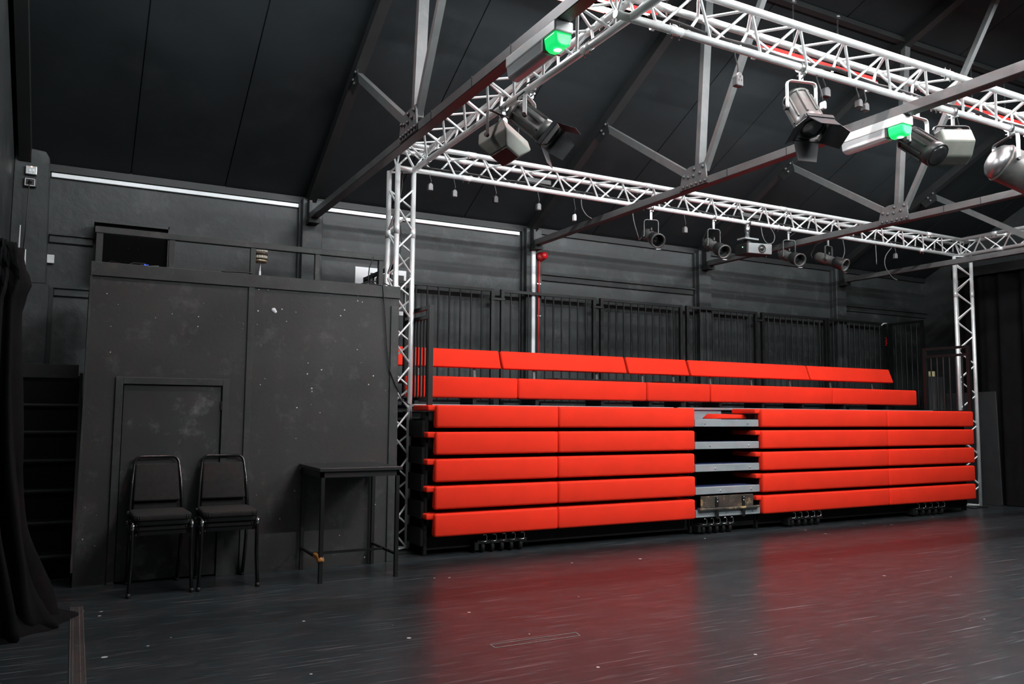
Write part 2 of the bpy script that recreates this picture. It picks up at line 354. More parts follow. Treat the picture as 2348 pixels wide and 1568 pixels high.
fitting(.77, FOLD_Y, 4.88, 'red fluorescent batten with lit tube in the bay above the booth', (0,), 'tube_single')
for k, xc in enumerate((3.69, 6.63, 9.60)):      # rows on the camera side of the ridge, out of frame
    fitting(xc, 3.2, 4.90, 'red fluorescent batten on the camera side of the ridge, '+('first', 'second', 'third')[k]+' from the left')
    if k < 2: fitting(xc, 1.6, 4.30, 'red fluorescent batten above the camera end of the hall, '+('left', 'right')[k]+' one', (0,), 'tube_front')

# ------------------------------------------------------------------ aluminium trusses
def ltruss(label, A, Bp, offs, loc, per=.43, phase=0., bolts=()):
    A, Bp = V(A), V(Bp); t = thing('lighting_truss', label, 'truss', loc, 'silver triangular truss frame')
    d = (Bp-A).normalized(); Ln = (Bp-A).length
    offs = [V(o) for o in offs]
    for o in offs: B().cyl(A+o, Bp+o, .025, n=14).build('chord', 'alu', t)
    m = int(Ln/(per/2))
    for fi in range(3):
        o1, o2 = offs[fi], offs[(fi+1) % 3]
        dd = (o2-o1).normalized()*.012
        for k in range(m):
            a = phase+k*per/2+.018; b = phase+(k+1)*per/2-.018
            if b > Ln: break
            s, e = (o1+dd, o2-dd) if (k+fi) % 2 == 0 else (o2-dd, o1+dd)
            rod('brace', 'alu', A+d*a+s, A+d*b+e, .010, t)
        for q in (.012, Ln-.012): rod('end_strut', 'alu', A+d*q+o1, A+d*q+o2, .010, t)
    for q in bolts:      # spigot couplers: collar pairs with bolts
        for o in offs:
            cl = B().cyl(A+d*(q-.05)+o, A+d*(q+.05)+o, .0275, n=14).build('coupler', 'alu', t)
            for s in (-.03, .03): B().cyl(A+d*(q+s)+o+V((0, 0, -.05)), A+d*(q+s)+o+V((0, 0, .045)), .006, .006, n=6).build('pin', 'chrome', cl)
    return t
TZ, C2, HH = 3.646, .12, .207
tri_x = [(0, 0, 0), (0, C2, HH), (0, -C2, HH)]
tri_y = [(0, 0, 0), (C2, 0, HH), (-C2, 0, HH)]
T_FRONT = ltruss('silver truss running above the seating from corner column to corner column', (2.62, 7.29, TZ), (11.5, 7.29, TZ), tri_x, (2.62, 7.29, TZ), bolts=(.75, 2.95, 5.05, 7.9))
T_NEAR = ltruss('silver truss crossing the upper right of the hall nearest the camera', (2.70, 3.775, TZ), (11.5, 3.775, TZ), tri_x, (2.7, 3.775, TZ), phase=.1, bolts=(.45, 2.95, 5.3))
T_LEFT = ltruss('silver truss running towards the camera from the left corner column', (2.81, 7.29, TZ+.002), (2.81, 2.4, TZ+.002), tri_y, (2.81, 7.29, TZ), phase=.12, bolts=(.35, 3.05))
T_RIGHT = ltruss('silver truss running towards the camera from the right corner column', (11.37, 7.29, TZ+.002), (11.37, 2.4, TZ+.002), tri_y, (11.37, 7.29, TZ), bolts=(.6, 3.0))
zc = TZ-.01
colL = ltruss('silver corner column standing between the black booth and the seating', (2.672, 7.29, .02), (2.672, 7.29, zc), [(.138, 0, 0), (-.069, -C2, 0), (-.069, C2, 0)], (2.672, 7.29, 0), bolts=(3.0,))
colR = ltruss('silver corner column at the far right end of the seating', (11.39, 7.29, .02), (11.39, 7.29, zc), [(-.138, 0, 0), (.069, -C2, 0), (.069, C2, 0)], (11.39, 7.29, 0), phase=.08, bolts=(3.05,))
for t, cx, sx in ((colL, 2.672, 1), (colR, 11.39, -1)):
    B().box(cx-.17, cx+.17, 7.29-.17, 7.29+.17, 0, .012).build('base_plate', 'blacksteel', t, bevel=.003, seg=1)
# black cables lying inside the trusses
def sag(p, q, n_, amp, drop):
    p, q = V(p), V(q); ph = random.random()*6
    return [p.lerp(q, k/n_)+V((0, amp*math.sin(ph+k*.9), drop*math.sin(ph*2+k*1.7))) for k in range(n_+1)]
for k in range(3):
    tag(recentre(B().tube(sag((2.9, 7.27+.015*k, TZ+.045), (11.3, 7.30+.01*k, TZ+.045), 42, .012, .010), .007).build('power_cable', 'cable')), ('front black cable', 'middle black cable', 'rear black cable')[k]+' lying inside the truss above the seating', 'cable', 'cables in the far truss')
for k in range(2):
    tag(recentre(B().tube(sag((2.95, 3.77+.02*k, TZ+.045), (11.2, 3.77+.02*k, TZ+.045), 40, .014, .010), .008).build('power_cable', 'cable')), ('front', 'rear')[k]+' black cable lying inside the truss nearest the camera', 'cable', 'cables in the near truss')
tag(recentre(B().tube([(2.82+.012*math.sin(k*1.3), 7.2-k*.12, TZ+.04+.012*math.sin(k*.8)) for k in range(30)], .007).build('power_cable', 'cable')), 'black power cable lying inside the truss beside the booth', 'cable')
# cables falling down inside the left column
for k, (dx, dy, z0, z1) in enumerate(((-.02, .0, 3.62, 2.45), (.03, .03, 3.62, 2.55))):
    tag(recentre(B().tube([(2.66+dx+.02*math.sin(j*.8+k), 7.29+dy+.015*math.cos(j*.9), z0+(z1-z0)*j/14) for j in range(15)], .006).build('drop_cable', 'cable')), ('thin black cable falling inside the left corner column', 'second black cable falling inside the left corner column, ending lower')[k], 'cable')

# ------------------------------------------------------------------ retractable seating
P0, PITCH, HFR, YB_F = .180, .2434, .207, 6.80
MODS = [(2.88, 4.177), (4.177, 5.896), (6.874, 9.024), (9.024, 10.79)]
tiername = ['lowest tier', 'second tier up', 'third tier up', 'fourth tier up', 'fifth tier up']
modname = ['left end, beside the silver column', 'left of the aisle, with rounded right corner', 'right of the aisle', 'far right end']
def cushion(x0, x1, y0, y1, z0, z1, bev, parent, name='cushion'):
    return B().box(x0, x1, y0, y1, z0, z1).build(name, 'red', parent, bevel=bev, seg=3, smooth=True)
def bolts_on(parent, xs, y, z):
    for x in xs: unit('bolt', bolt2, (x, y, z), (x, y-.008, z), 1, 1, parent).scale = (1, 1, 1)
bolt2 = B().lathe((0, 0, 0), (0, 0, 1), [(0, .011), (.004, .010), (.008, 0)], 8).mesh('screw', 'chrome')
for k in range(5):
    z0 = P0+k*PITCH
    for j, (x0, x1) in enumerate(MODS):
        t = thing('bench_seat', 'red upholstered bench, %s, %s' % (tiername[k], modname[j]), 'bench', ((x0+x1)/2, YB_F, z0), 'folded red benches')
        jit = random.uniform(-.004, .004)
        cushion(x0+.003, x1-.003, YB_F+jit, YB_F+.085, z0, z0+HFR, .022, t, 'front_cushion')
        xo = -.075 if j in (0, 2) else 0
        cushion(x0+.003+xo*.9, x1-.003, YB_F+.04, YB_F+.42, z0+HFR-.055, z0+HFR-.001, .014, t, 'seat_cushion')
        B().box(x0+.01, x1-.01, YB_F+.086, YB_F+.40, z0+.05, z0+HFR-.067).build('seat_pan', 'blacksteel', t)
        for xb in (x0+.04, x1-.06):
            B().prism([(YB_F+.09, z0+.03), (YB_F+.09, z0+.06), (YB_F+.50, z0+.09), (YB_F+.50, z0-.02), (YB_F+.30, z0-.02)], 'x', xb, xb+.02).build('bracket', 'blacksteel', t)
# upper row, unfolded: seats with back cushions
UP = [(2.88, 4.177), (4.177, 5.896), (5.902, 6.868), (6.874, 9.024), (9.024, 10.79)]
upname = ['left end behind the black side rail', 'second from the left', 'the short one behind the aisle', 'second from the right', 'far right end']
for j, (x0, x1) in enumerate(UP):
    t = thing('bench_seat', 'red bench with raised backrest on the top row, '+upname[j], 'bench', ((x0+x1)/2, 7.65, 1.44), 'top row benches')
    cushion(x0+.003, x1-.003, 7.63, 7.72, 1.440, 1.662, .024, t, 'front_cushion')
    cushion(x0+.003, x1-.003, 7.68, 8.02, 1.59, 1.655, .026, t, 'seat_cushion')
    # leaning back cushion
    bk = B(); ins = .004
    bk.prism([(7.995, 1.782), (8.055, 1.772), (8.135, 1.972), (8.075, 1.987)], 'x', x0+.01, x1-.014)
    bk.build('back_cushion', 'red', t, bevel=.016, seg=3, smooth=True)
    npost = 2 if x1-x0 < 1.8 else 3
    for q in range(npost):
        xx = x0+(x1-x0)*(q+.5)/npost
        B().bar((xx, 8.03, 1.60), (xx, 8.06, 1.80), .028, .012, (0, 1, 0)).build('back_post', 'lampbody', t)
        B().box(xx-.2, xx-.16, 7.66, 7.98, 1.37, 1.59).build('pedestal', 'blacksteel', t)
# telescopic steel structure with decks
t = thing('seating_frame', 'black steel frame of the retractable seating with grey step edges', 'seating unit', (6.83, 7.8, 0))
for k in range(5):
    zt = 1.238-(4-k)*PITCH
    e = B().box(5.93, 6.865, 6.845, 6.87, zt-.078, zt).build('step_edge', 'deckgrey', t, bevel=.003, seg=1)
    bolts_on(e, (6.21+.07*(k-2)*-1, 6.72+.012*(2-k)), 6.845, zt-.045)
    B().box(5.93, 6.865, 6.87, 7.5, zt-.03, zt-.004).build('step_deck', 'carpetblue' if k in (0, 4, 3, 2, 1) else 'blacksteel', t)
    for (x0, x1) in ((2.92, 5.90), (6.87, 10.76)):
        B().box(x0, x1, 7.02, 7.5, zt-.03, zt-.006).build('deck', 'blacksteel', t)
    for xs in (2.80, 5.905, 6.87, 10.74):
        B().box(xs, xs+.035, 6.93, 8.85, zt-.17, zt-.02).build('side_channel', 'blackvoid', t)
for xs in (2.83, 5.915, 6.88, 10.73):
    for yy in (6.93, 7.45, 8.0, 8.55): B().box(xs, xs+.03, yy, yy+.06, .02, 1.30).build('post', 'blackvoid', t)
B().box(2.84, 10.78, 7.52, 7.55, .06, 1.30).build('rear_screen', 'blackvoid', t)
B().box(2.86, 10.76, 6.96, 6.985, .05, .17).build('kick_rail', 'blackvoid', t)
# top deck with bright nosing and grey riser behind the aisle
for (x0, x1) in ((2.86, 6.10), (6.17, 10.86)):
    B().box(x0, x1, 7.40, 7.43, 1.345, 1.372).build('nosing', 'nosing', t, bevel=.003, seg=1)
    B().box(x0, x1, 7.43, 9.02, 1.335, 1.365).build('top_deck', 'carpetblue', t)
for (x0, x1) in ((5.92, 6.08), (6.17, 6.84)):
    g = B().box(x0, x1, 7.425, 7.44, 1.235, 1.345).build('riser', 'deckgrey', t)
    bolts_on(g, (x0+.10,), 7.425, 1.262)
B().box(10.86, 12.14, 8.35, 9.06, 1.335, 1.365).build('walkway', 'blacksteel', t)
B().box(10.78, 10.86, 6.84, 7.45, 1.255, 1.30).build('rail_shoe', 'blacksteel', t)
for xs in (2.86, 4.2, 5.9, 6.9, 9.0, 10.7, 12.06):
    B().box(xs, xs+.06, 8.9, 8.96, .0, 1.335).build('post', 'blacksteel', t)
wheel_me = B().lathe((-.018, 0, 0), (1, 0, 0), [(0, .03), (.004, .05), (.032, .05), (.036, .03)], 14).mesh('wheel', 'blackvoid')
clip_me = B().tube([(-.03, 0, 0), (.022, 0, 0), (.030, 0, .008), (.034, 0, .045), (.022, 0, .062), (.004, 0, .066), (-.006, 0, .056)], .0045, 5).mesh('clip', 'chrome')
for g, (xa, xb) in enumerate(((3.40, 3.80), (6.06, 6.44), (7.40, 7.82), (9.63, 10.15))):
    truck = B().box(xa-.06, xb+.06, 6.865, 6.955, .085, .115).box(xa-.09, xa-.05, 6.86, 6.95, .03, .10).build('wheel_truck', 'blackvoid', t)
    for q in range(5):
        xx = xa+(xb-xa)*q/4
        o = bpy.data.objects.new('wheel', wheel_me); COL.objects.link(o); o.parent = truck; o.location = V((xx, 6.91, .05))-V(ORG[t.name])
        o = bpy.data.objects.new('clip', clip_me); COL.objects.link(o); o.parent = truck; o.location = V((xx, 6.858, .105))-V(ORG[t.name])
# safety flap of dark wood grain on the bottom step
t2 = thing('step_flap', 'dark wood-grain flap with worn pale patch and two black hinges on the bottom step', 'panel', (6.36, 6.83, .26))
B().box(5.985, 6.74, 6.822, 6.838, .288, .412).build('board', 'grain', t2, bevel=.002, seg=1)
B().box(5.95, 6.83, 6.80, 6.842, .262, .286).build('edge_strip', 'grain', t2, bevel=.004, seg=1)
for xx in (6.20, 6.585):
    h = B().box(xx-.02, xx+.02, 6.806, 6.820, .175, .40).build('hinge', 'blacksteel', t2, bevel=.002, seg=1)
    for z in (.385, .352): unit('screw', bolt2, (xx, 6.806, z), (xx, 6.798, z), 1, 1, h).scale = (1, 1, 1)
# loose red cushion and dark boards left on the decks
tag(recentre(B().prism([(6.42, 1.243), (6.50, 1.300), (6.90, 1.292), (6.93, 1.243)], 'y', 7.05, 7.30).build('loose_cushion', 'red', bevel=.012, seg=2, smooth=True)), 'loose red cushion lying on the top step of the aisle', 'cushion')
for q, (x0, x1, y0, y1) in enumerate(((4.72, 5.36, 7.72, 7.98), (5.34, 5.86, 7.70, 7.95), (6.2, 6.66, 7.72, 7.97))):
    tag(recentre(B().box(x0, x1, y0, y1, 1.664, 1.684).build('seat_board', 'blacksteel', bevel=.004, seg=1)), ('flat dark board lying on the top row seat, leftmost of three', 'flat dark board lying on the top row seat, middle of three', 'flat dark board lying on the short top row seat behind the aisle')[q], 'board', 'dark boards on the top row')

# ------------------------------------------------------------------ railings
def panel(label, pts, z0, z1, nbar, drop=0., mid=None, group='black safety railings'):
    (xa, ya), (xb, yb) = pts
    t = thing('safety_railing', label, 'railing', ((xa+xb)/2, (ya+yb)/2, z0), group)
    B().bar((xa, ya, z1-.018), (xb, yb, z1-.018), .036, .036).build('top_rail', 'railblack', t)
    B().bar((xa, ya, z0+.06), (xb, yb, z0+.06), .03, .03).build('bottom_rail', 'railblack', t)
    zt = z1-.03
    if mid: B().bar((xa, ya, mid), (xb, yb, mid), .034, .034).build('mid_rail', 'railblack', t); zt = mid
    for x, y in pts: B().box(x-.022, x+.022, y-.022, y+.022, z0, z1).build('post', 'railblack', t)
    for k in range(1, nbar+1):
        f = k/(nbar+1); x = xa+(xb-xa)*f; y = ya+(yb-ya)*f
        rod('baluster', 'railblack', (x, y, z0+.06), (x, y, zt), .011, t)
    return t
PX = [(3.10, 4.56), (4.70, 6.09), (6.21, 7.58), (7.70, 9.03), (9.17, 10.54), (10.60, 11.97)]
pn = ['first', 'second', 'third', 'fourth', 'fifth', 'sixth']
for i, (x0, x1) in enumerate(PX):
    panel('black barred railing panel along the back wall, %s from the left' % pn[i], ((x0, 9.03), (x1, 9.03)), 1.372, 2.845, 10 if i else 9)
for i in range(5):
    a, b_ = PX[i][1], PX[i+1][0]
    if b_-a > .08 and i in (0, 1, 3, 4):
        tag(recentre(B().box(a-.03, b_+.03, 9.0, 9.055, 2.70, 2.735).build('railing_link', 'railblack', bevel=.004, seg=1)), 'small black bar linking the %s and %s back railing panels' % (pn[i], pn[i+1]), 'bracket', 'railing links')
panel('black barred railing panel turning forward at the far right end of the back row', ((12.08, 9.0), (12.08, 8.42)), 1.372, 2.845, 5)
panel('low black side railing at the far right end of the top deck', ((10.82, 7.51), (10.82, 6.86)), 1.30, 2.27, 6, mid=2.145)
panel('low black side railing at the left end of the top deck, against the red benches', ((2.90, 7.66), (2.90, 7.015)), 1.36, 2.295, 7, mid=2.19)
panel('tall black side railing behind the left corner column', ((2.90, 9.0), (2.90, 8.0)), 1.36, 2.84, 6)
# scraps tied to the far railing
tag(recentre(B().tube([(11.86, 9.0, 2.80), (11.90, 8.99, 2.83), (11.98, 8.99, 2.84)], .012).build('white_tape', 'conduit')), 'scrap of white tape on the sixth back railing panel', 'tape')
tg = B()
for k in range(5): tg.lathe((11.96+.01*(k % 2), 8.998, 2.58-.03*k), (0, 0, 1), [(0, 0), (.008, .016), (.02, .012), (.028, 0)], 6)
tag(recentre(tg.build('red_ribbon', 'redgloss')), 'small dark red ribbon tied to the post of the sixth railing', 'ribbon')

# ------------------------------------------------------------------ things on the back wall
t = thing('cable_trunking', 'long white cable trunking high along the back wall', 'trunking', (2.0, YB-.03, 3.60))
for (x0, x1) in ((-.31, 2.145), (2.47, 5.02)):
    B().box(x0, x1, YB-.036, YB, 3.605, 3.648).build('trunk', 'conduit', t, bevel=.003, seg=1)
t = thing('cable_trunking', 'white vertical trunking running down beside the red alarm', 'trunking', (5.165, YB-.14, 1.9))
B().box(5.145, 5.195, YB-.155, YB-.12, 1.9, 3.64).build('trunk', 'conduit', t, bevel=.003, seg=1)
t = thing('fire_alarm', 'round red fire alarm sounder high on the back wall', 'alarm', (5.285, YB-.12, 3.33))
B().lathe((5.285, YB-.12, 3.33), (0, -1, 0), [(0, .062), (.03, .064), (.05, .060), (.085, .05), (.12, .046), (.135, .036), (.14, 0)], 18).build('sounder', 'redgloss', t)
B().cyl((5.285, YB-.12, 3.33), (5.285, YB-.105, 3.33), .066, n=18).build('base', 'redgloss', t)
t = thing('red_conduit', 'thin red conduit dropping from the fire alarm', 'conduit', (5.265, YB-.13, 1.9))
B().cyl((5.262, YB-.132, 3.27), (5.245, YB-.132, 1.9), .012, n=8).build('pipe', 'redpaint', t)
for z in (2.97, 2.55, 2.06): B().box(5.225, 5.285, YB-.14, YB-.118, z-.007, z+.007).build('saddle', 'steel', t)
# poster behind the booth
t = thing('poster', 'white and black poster on the back wall behind the booth', 'poster', (3.1, YB-.01, 2.45))
B().box(2.835, 3.47, YB-.008, YB-.001, 2.45, 2.995).build('sheet', 'posterwhite', t)
B().box(3.02, 3.44, YB-.012, YB-.008, 2.50, 2.935).build('black_field', 'posterblack', t)
def text(body, size, loc, m, parent, rz=0.):
    c = bpy.data.curves.new('lettering', 'FONT'); c.body = body; c.size = size; c.extrude = .001; c.align_x = 'CENTER'
    o = bpy.data.objects.new('lettering_tmp', c); COL.objects.link(o)
    me = bpy.data.meshes.new_from_object(o.evaluated_get(bpy.context.evaluated_depsgraph_get())); bpy.data.objects.remove(o)
    me.materials.clear(); me.materials.append(MATS[m])
    o = bpy.data.objects.new('lettering', me); COL.objects.link(o); o.parent = parent
    o.matrix_local = Matrix.Translation(V(loc)-V(ORG[parent.name])) @ Matrix.Rotation(R(90), 4, 'X') @ Matrix.Rotation(rz, 4, 'Z'); return o
for k, ch in enumerate('YAC'): text(ch, .085, (3.075, YB-.0135, 2.84-.062*k), 'posterwhite', t)
text('C', .085, (3.135, YB-.0135, 2.775), 'posterwhite', t)
B().cyl((3.135, YB-.0135, 2.865), (3.135, YB-.012, 2.865), .028, n=14).build('yellow_dot', 'posteryellow', t)
text('nccl', .07, (3.345, YB-.0135, 2.80), 'posterwhite', t, R(-90))
# switches on the corner pier
def socket(x0, x1, z0, z1, yw, label, m, name='switch_box', extra=None):
    t = thing(name, label, 'switch', ((x0+x1)/2, yw, z0))
    B().box(x0, x1, yw-.04, yw, z0, z1).build('plate', m, t, bevel=.006, seg=2)
    if extra: extra(t, x0, x1, z0, z1, yw-.04)
    return t
def ex1(t, x0, x1, z0, z1, y):
    for k in (0, 1): B().box(x0+.028+.028*k, x0+.046+.028*k, y-.008, y, z0+.025, z0+.052).build('rocker', 'conduit', t, bevel=.002, seg=1)
    B().box(x0+.044, x0+.056, y-.004, y, z1-.016, z1-.006).build('neon_lamp', 'neon', t)
socket(-.522, -.425, 3.545, 3.632, YB-.22, 'metal double switch with a red neon on the corner pier', 'steel', extra=ex1)
def ex2(t, x0, x1, z0, z1, y):
    for (a, b_, c, d) in ((x0+.01, x1-.014, z0+.010, z0+.015), (x0+.01, x1-.014, z1-.015, z1-.010), (x0+.008, x0+.013, z0+.010, z1-.010), (x1-.018, x1-.013, z0+.010, z1-.010)):
        B().box(a, b_, y-.002, y, c, d).build('worn_edge', 'paintchip', t)
    B().lathe(((x0+x1)/2, y, (z0+z1)/2), (0, -1, 0), [(0, .017), (.02, .015), (.04, .012), (.045, 0)], 10).build('plug', 'cable', t)
    B().tube([((x0+x1)/2, y-.03, (z0+z1)/2), ((x0+x1)/2-.005, y-.045, z0), ((x0+x1)/2-.012, y-.02, z0-.35), ((x0+x1)/2-.03, y-.012, z0-.75)], .005).build('flex', 'cable', t)
socket(-.528, -.424, 3.425, 3.515, YB-.22, 'black square socket with plug below the metal switch', 'lampdark', 'wall_socket', ex2)
t = socket(-.335, -.245, 2.735, 2.82, YB-.001, 'small white blank plate on the wall left of the booth', 'whiteplastic', 'blank_plate')
for xx in (-.325, -.255): B().cyl((xx, YB-.043, 2.777), (xx, YB-.041, 2.777), .004, n=6).build('screw', 'steel', t)
# peeling pale edges on the pier
for q, (x, z0, z1) in enumerate(((-.545, 2.62, 3.05), (-.49, 2.62, 2.82))):
    tag(recentre(B().prism([(x, z0), (x+.016, z0+.01), (x+.012, z1), (x+.004, z1)], 'y', YB-.226, YB-.2205).build('peeling_strip', 'paintchip')), ('long strip of bare white plaster on the corner pier', 'short strip of bare white plaster on the corner pier')[q], 'strip')

# ------------------------------------------------------------------ control booth
YB0 = 6.843
t = thing('control_booth', 'black painted plywood control booth wall with a low door', 'booth', (1.3, YB0, 0))
bx = B().prism([(.052, 0), (.287, 0), (.287, 1.531), (1.071, 1.531), (1.071, 0), (2.535, 0), (2.52, 2.31), (.066, 2.31)], 'y', YB0, YB0+.04).build('front_panel', 'booth', t)
B().box(.06, 2.53, YB0-.014, YB0+.05, 2.305, 2.412).build('cap_board', 'boothtrim', t, bevel=.003, seg=1)
B().box(1.215, 1.262, YB0-.013, YB0, 0, 2.305).build('batten', 'boothtrim', t, bevel=.002, seg=1)
B().box(2.445, 2.512, YB0-.013, YB0, 0, 2.235).build('corner_post', 'boothtrim', t, bevel=.002, seg=1)
B().prism([(.046, 0), (.064, 0), (.074, 2.305), (.060, 2.305)], 'y', YB0-.012, YB0+.04).build('edge_batten', 'boothtrim', t)
B().box(2.50, 2.53, YB0+.04, 7.14, 0, 2.40).build('side_panel', 'booth', t)
B().box(.07, .10, YB0+.04, 9.0, 0, 2.40).build('side_panel', 'booth', t)
B().box(.10, 2.50, YB0+.04, 9.0, 1.56, 1.60).build('deck', 'blacksteel', t)
B().box(.10, 2.50, YB0+.05, YB0+.36, 2.33, 2.36).build('desk', 'blacksteel', t)
B().box(.10, 2.50, YB0+.5, YB0+.53, 0, 1.56).build('inner_wall', 'blackvoid', t)
d = B().box(.325, 1.035, YB0+.004, YB0+.034, .012, 1.487).build('door', 'doorpaint', t, bevel=.003, seg=1)
B().box(.268, .320, YB0-.014, YB0+.02, 0, 1.545).build('door_frame', 'boothtrim', t, bevel=.002, seg=1)
B().box(1.040, 1.092, YB0-.014, YB0+.02, 0, 1.545).build('door_frame', 'boothtrim', t, bevel=.002, seg=1)
B().box(.320, 1.040, YB0-.014, YB0+.02, 1.492, 1.545).build('door_frame', 'boothtrim', t, bevel=.002, seg=1)
for z in (1.30, .45): B().box(1.03, 1.044, YB0-.010, YB0+.006, z, z+.07).build('hinge', 'blacksteel', t)
# guard rail above the booth
t = thing('booth_guard_rail', 'black timber guard rail on top of the booth', 'railing', (1.3, YB0+.02, 2.41))
B().box(.075, 2.37, YB0-.004, YB0+.046, 2.635, 2.685).build('rail', 'boothtrim', t, bevel=.003, seg=1)
for xx, wd in ((.086, .047), (.598, .044), (1.222, .042), (1.757, .040), (2.325, .04)):
    B().box(xx, xx+wd, YB0, YB0+.042, 2.412, 2.635).build('post', 'boothtrim', t, bevel=.002, seg=1)
# things on the booth
tag(recentre(B().lathe((1.423, YB0-.001, 2.13), (0, -1, 0), [(0, .020), (.004, .018), (.005, 0)], 7).lathe((1.434, YB0-.001, 2.118), (0, -1, 0), [(0, .016), (.004, .014), (.005, 0)], 6).build('paint_chip', 'paintchip')), 'white chip in the black paint of the booth wall', 'paint chip')
t = thing('table_lamp', 'small lamp with pleated cream shade and brown hoops seen behind the booth rail', 'lamp', (1.425, 7.5, 2.36))
B().cyl((1.425, 7.5, 2.36), (1.425, 7.5, 2.64), .006, n=8).cyl((1.425, 7.5, 2.36), (1.425, 7.5, 2.555), .009, n=8).build('stem', 'conduit', t)
B().lathe((1.425, 7.5, 2.36), (0, 0, 1), [(0, .07), (.012, .07), (.02, .02), (.022, 0)], 14).build('foot', 'brass', t)
ps = B(); nn = 36; vs = []
for h in (2.655, 2.80):
    for i in range(nn): a = 2*math.pi*i/nn; r = .056+(.005 if i % 2 else 0); vs.append((1.425+r*math.cos(a), 7.5+r*math.sin(a), h))
ps.add(vs, [(i, (i+1) % nn, nn+(i+1) % nn, nn+i) for i in range(nn)]); ps.build('shade', 'pleat', t)
B().lathe((1.425, 7.5, 2.632), (0, 0, 1), [(0, .020), (.004, .058), (.012, .062), (.020, .062), (.026, .05)], 20).build('lower_rim', 'brass', t)
B().lathe((1.425, 7.5, 2.70), (0, 0, 1), [(0, .060), (0, .064), (.03, .064), (.03, .060)], 20, False).build('hoop', 'walnut', t)
B().lathe((1.425, 7.5, 2.66), (0, 0, 1), [(0, .060), (0, .066), (.012, .066), (.012, .060)], 20, False).build('hoop', 'walnut', t)
t = thing('recess_block', 'block painted near-black for the shade of an open cabinet with four pale screws on the wall behind the booth', 'recess', (.43, 8.9, 2.6))
B().box(.115, .77, 8.94, 9.16, 2.60, 3.14).build('shade_block', 'alcove', t, bevel=.004, seg=1)  # solid block, its near-black colour stands for the shade inside an alcove
B().box(.09, .775, 8.90, 9.16, 3.14, 3.165).box(.765, .79, 8.90, 9.16, 2.60, 3.165).build('frame', 'wall', t)
for xx in (.405, .495):
    for z in (3.03, 2.915): unit('screw', bolt2, (xx, 8.94, z), (xx, 8.932, z), 1, 1, t).scale = (.7, .7, 1)
t = thing('mixing_desk', 'dark sound desk with a blue light on the booth ledge', 'sound desk', (.43, 7.02, 2.36))
B().prism([(6.93, 2.36), (7.18, 2.36), (7.18, 2.42), (6.93, 2.395)], 'x', .22, .60).build('case', 'lampdark', t, bevel=.004, seg=1)
B().box(.435, .465, 6.98, 7.0, 2.41, 2.445).build('blue_light', 'blueled', t)
B().box(.335, .36, 6.93, 6.95, 2.40, 2.42).build('grey_button', 'conduit', t)
for q, pts in enumerate(([(.13, 6.95, 2.40), (.20, 6.96, 2.445), (.27, 6.96, 2.43), (.32, 6.95, 2.40)], [(.30, 6.97, 2.42), (.36, 6.98, 2.45), (.44, 6.98, 2.45), (.50, 6.95, 2.41)], [(.40, 6.85, 2.418), (.45, 6.832, 2.405), (.50, 6.832, 2.412), (.53, 6.86, 2.42)])):
    tag(recentre(B().tube(pts, .004).build('lead', 'cablegrey' if q else 'cable')), ('thin lead looping left of the sound desk', 'grey lead arching over the sound desk', 'grey lead hanging over the booth cap below the blue light')[q], 'cable')
for q, pts in enumerate(([(1.0, 6.85, 2.418), (1.12, 6.84, 2.424), (1.22, 6.836, 2.424), (1.27, 6.86, 2.418)], [(2.18, 6.90, 2.42), (2.26, 6.88, 2.45), (2.36, 6.88, 2.45), (2.47, 6.90, 2.418)],
                         [(2.27, 6.84, 2.66), (2.235, 6.838, 2.56), (2.225, 6.838, 2.42), (2.36, 6.826, 2.41), (2.39, 6.825, 2.1), (2.41, 6.825, 1.85), (2.44, 6.825, 1.66), (2.50, 6.82, 1.52), (2.58, 6.86, 1.40), (2.70, 7.0, 1.36)])):
    sm = []
    for a in range(len(pts)-1):
        for b_ in range(4): sm.append(V(pts[a]).lerp(V(pts[a+1]), b_/4))
    sm.append(V(pts[-1]))
    tag(recentre(B().tube(sm, .005).build('lead', 'cable')), ('short black lead coiled on the booth cap near the lamp', 'bundle of black lead on the booth cap below the poster', 'long black lead hanging down the right end of the booth wall')[q], 'cable')
# ------------------------------------------------------------------ stairs left of the booth
t = thing('booth_stairs', 'steep black wooden stairs climbing between the left wall and the booth', 'stairs', (-.25, 7.7, 0))
for k in range(6):
    z = .185+.231*k; y = 7.2+.2*k
    tr = B().box(XL+.02, .04, y, y+.26, z-.028, z).build('tread', 'blacksteel', t, bevel=.003, seg=1)
    B().box(XL+.02, .04, y-.004, y+.012, z-.012, z+.003).build('nosing', 'beam', tr)  # paler than the tread: the lit edge is put into its colour
    B().box(XL+.02, .04, y+.22, y+.235, z, z+.205).build('riser', 'blackvoid', t)
B().box(XL+.02, .04, 8.42, 9.18, 1.55, 1.60).build('landing', 'blacksteel', t)
B().box(XL+.02, .02, 8.40, 8.43, 1.575, 1.70).build('fascia', 'booth', t, bevel=.002, seg=1)
B().bar((.045, 7.15, .0), (.045, 8.5, 1.56), .025, .2).build('stringer', 'blacksteel', t)
B().bar((XL+.015, 7.15, .0), (XL+.015, 8.5, 1.56), .025, .2).build('stringer', 'blacksteel', t)

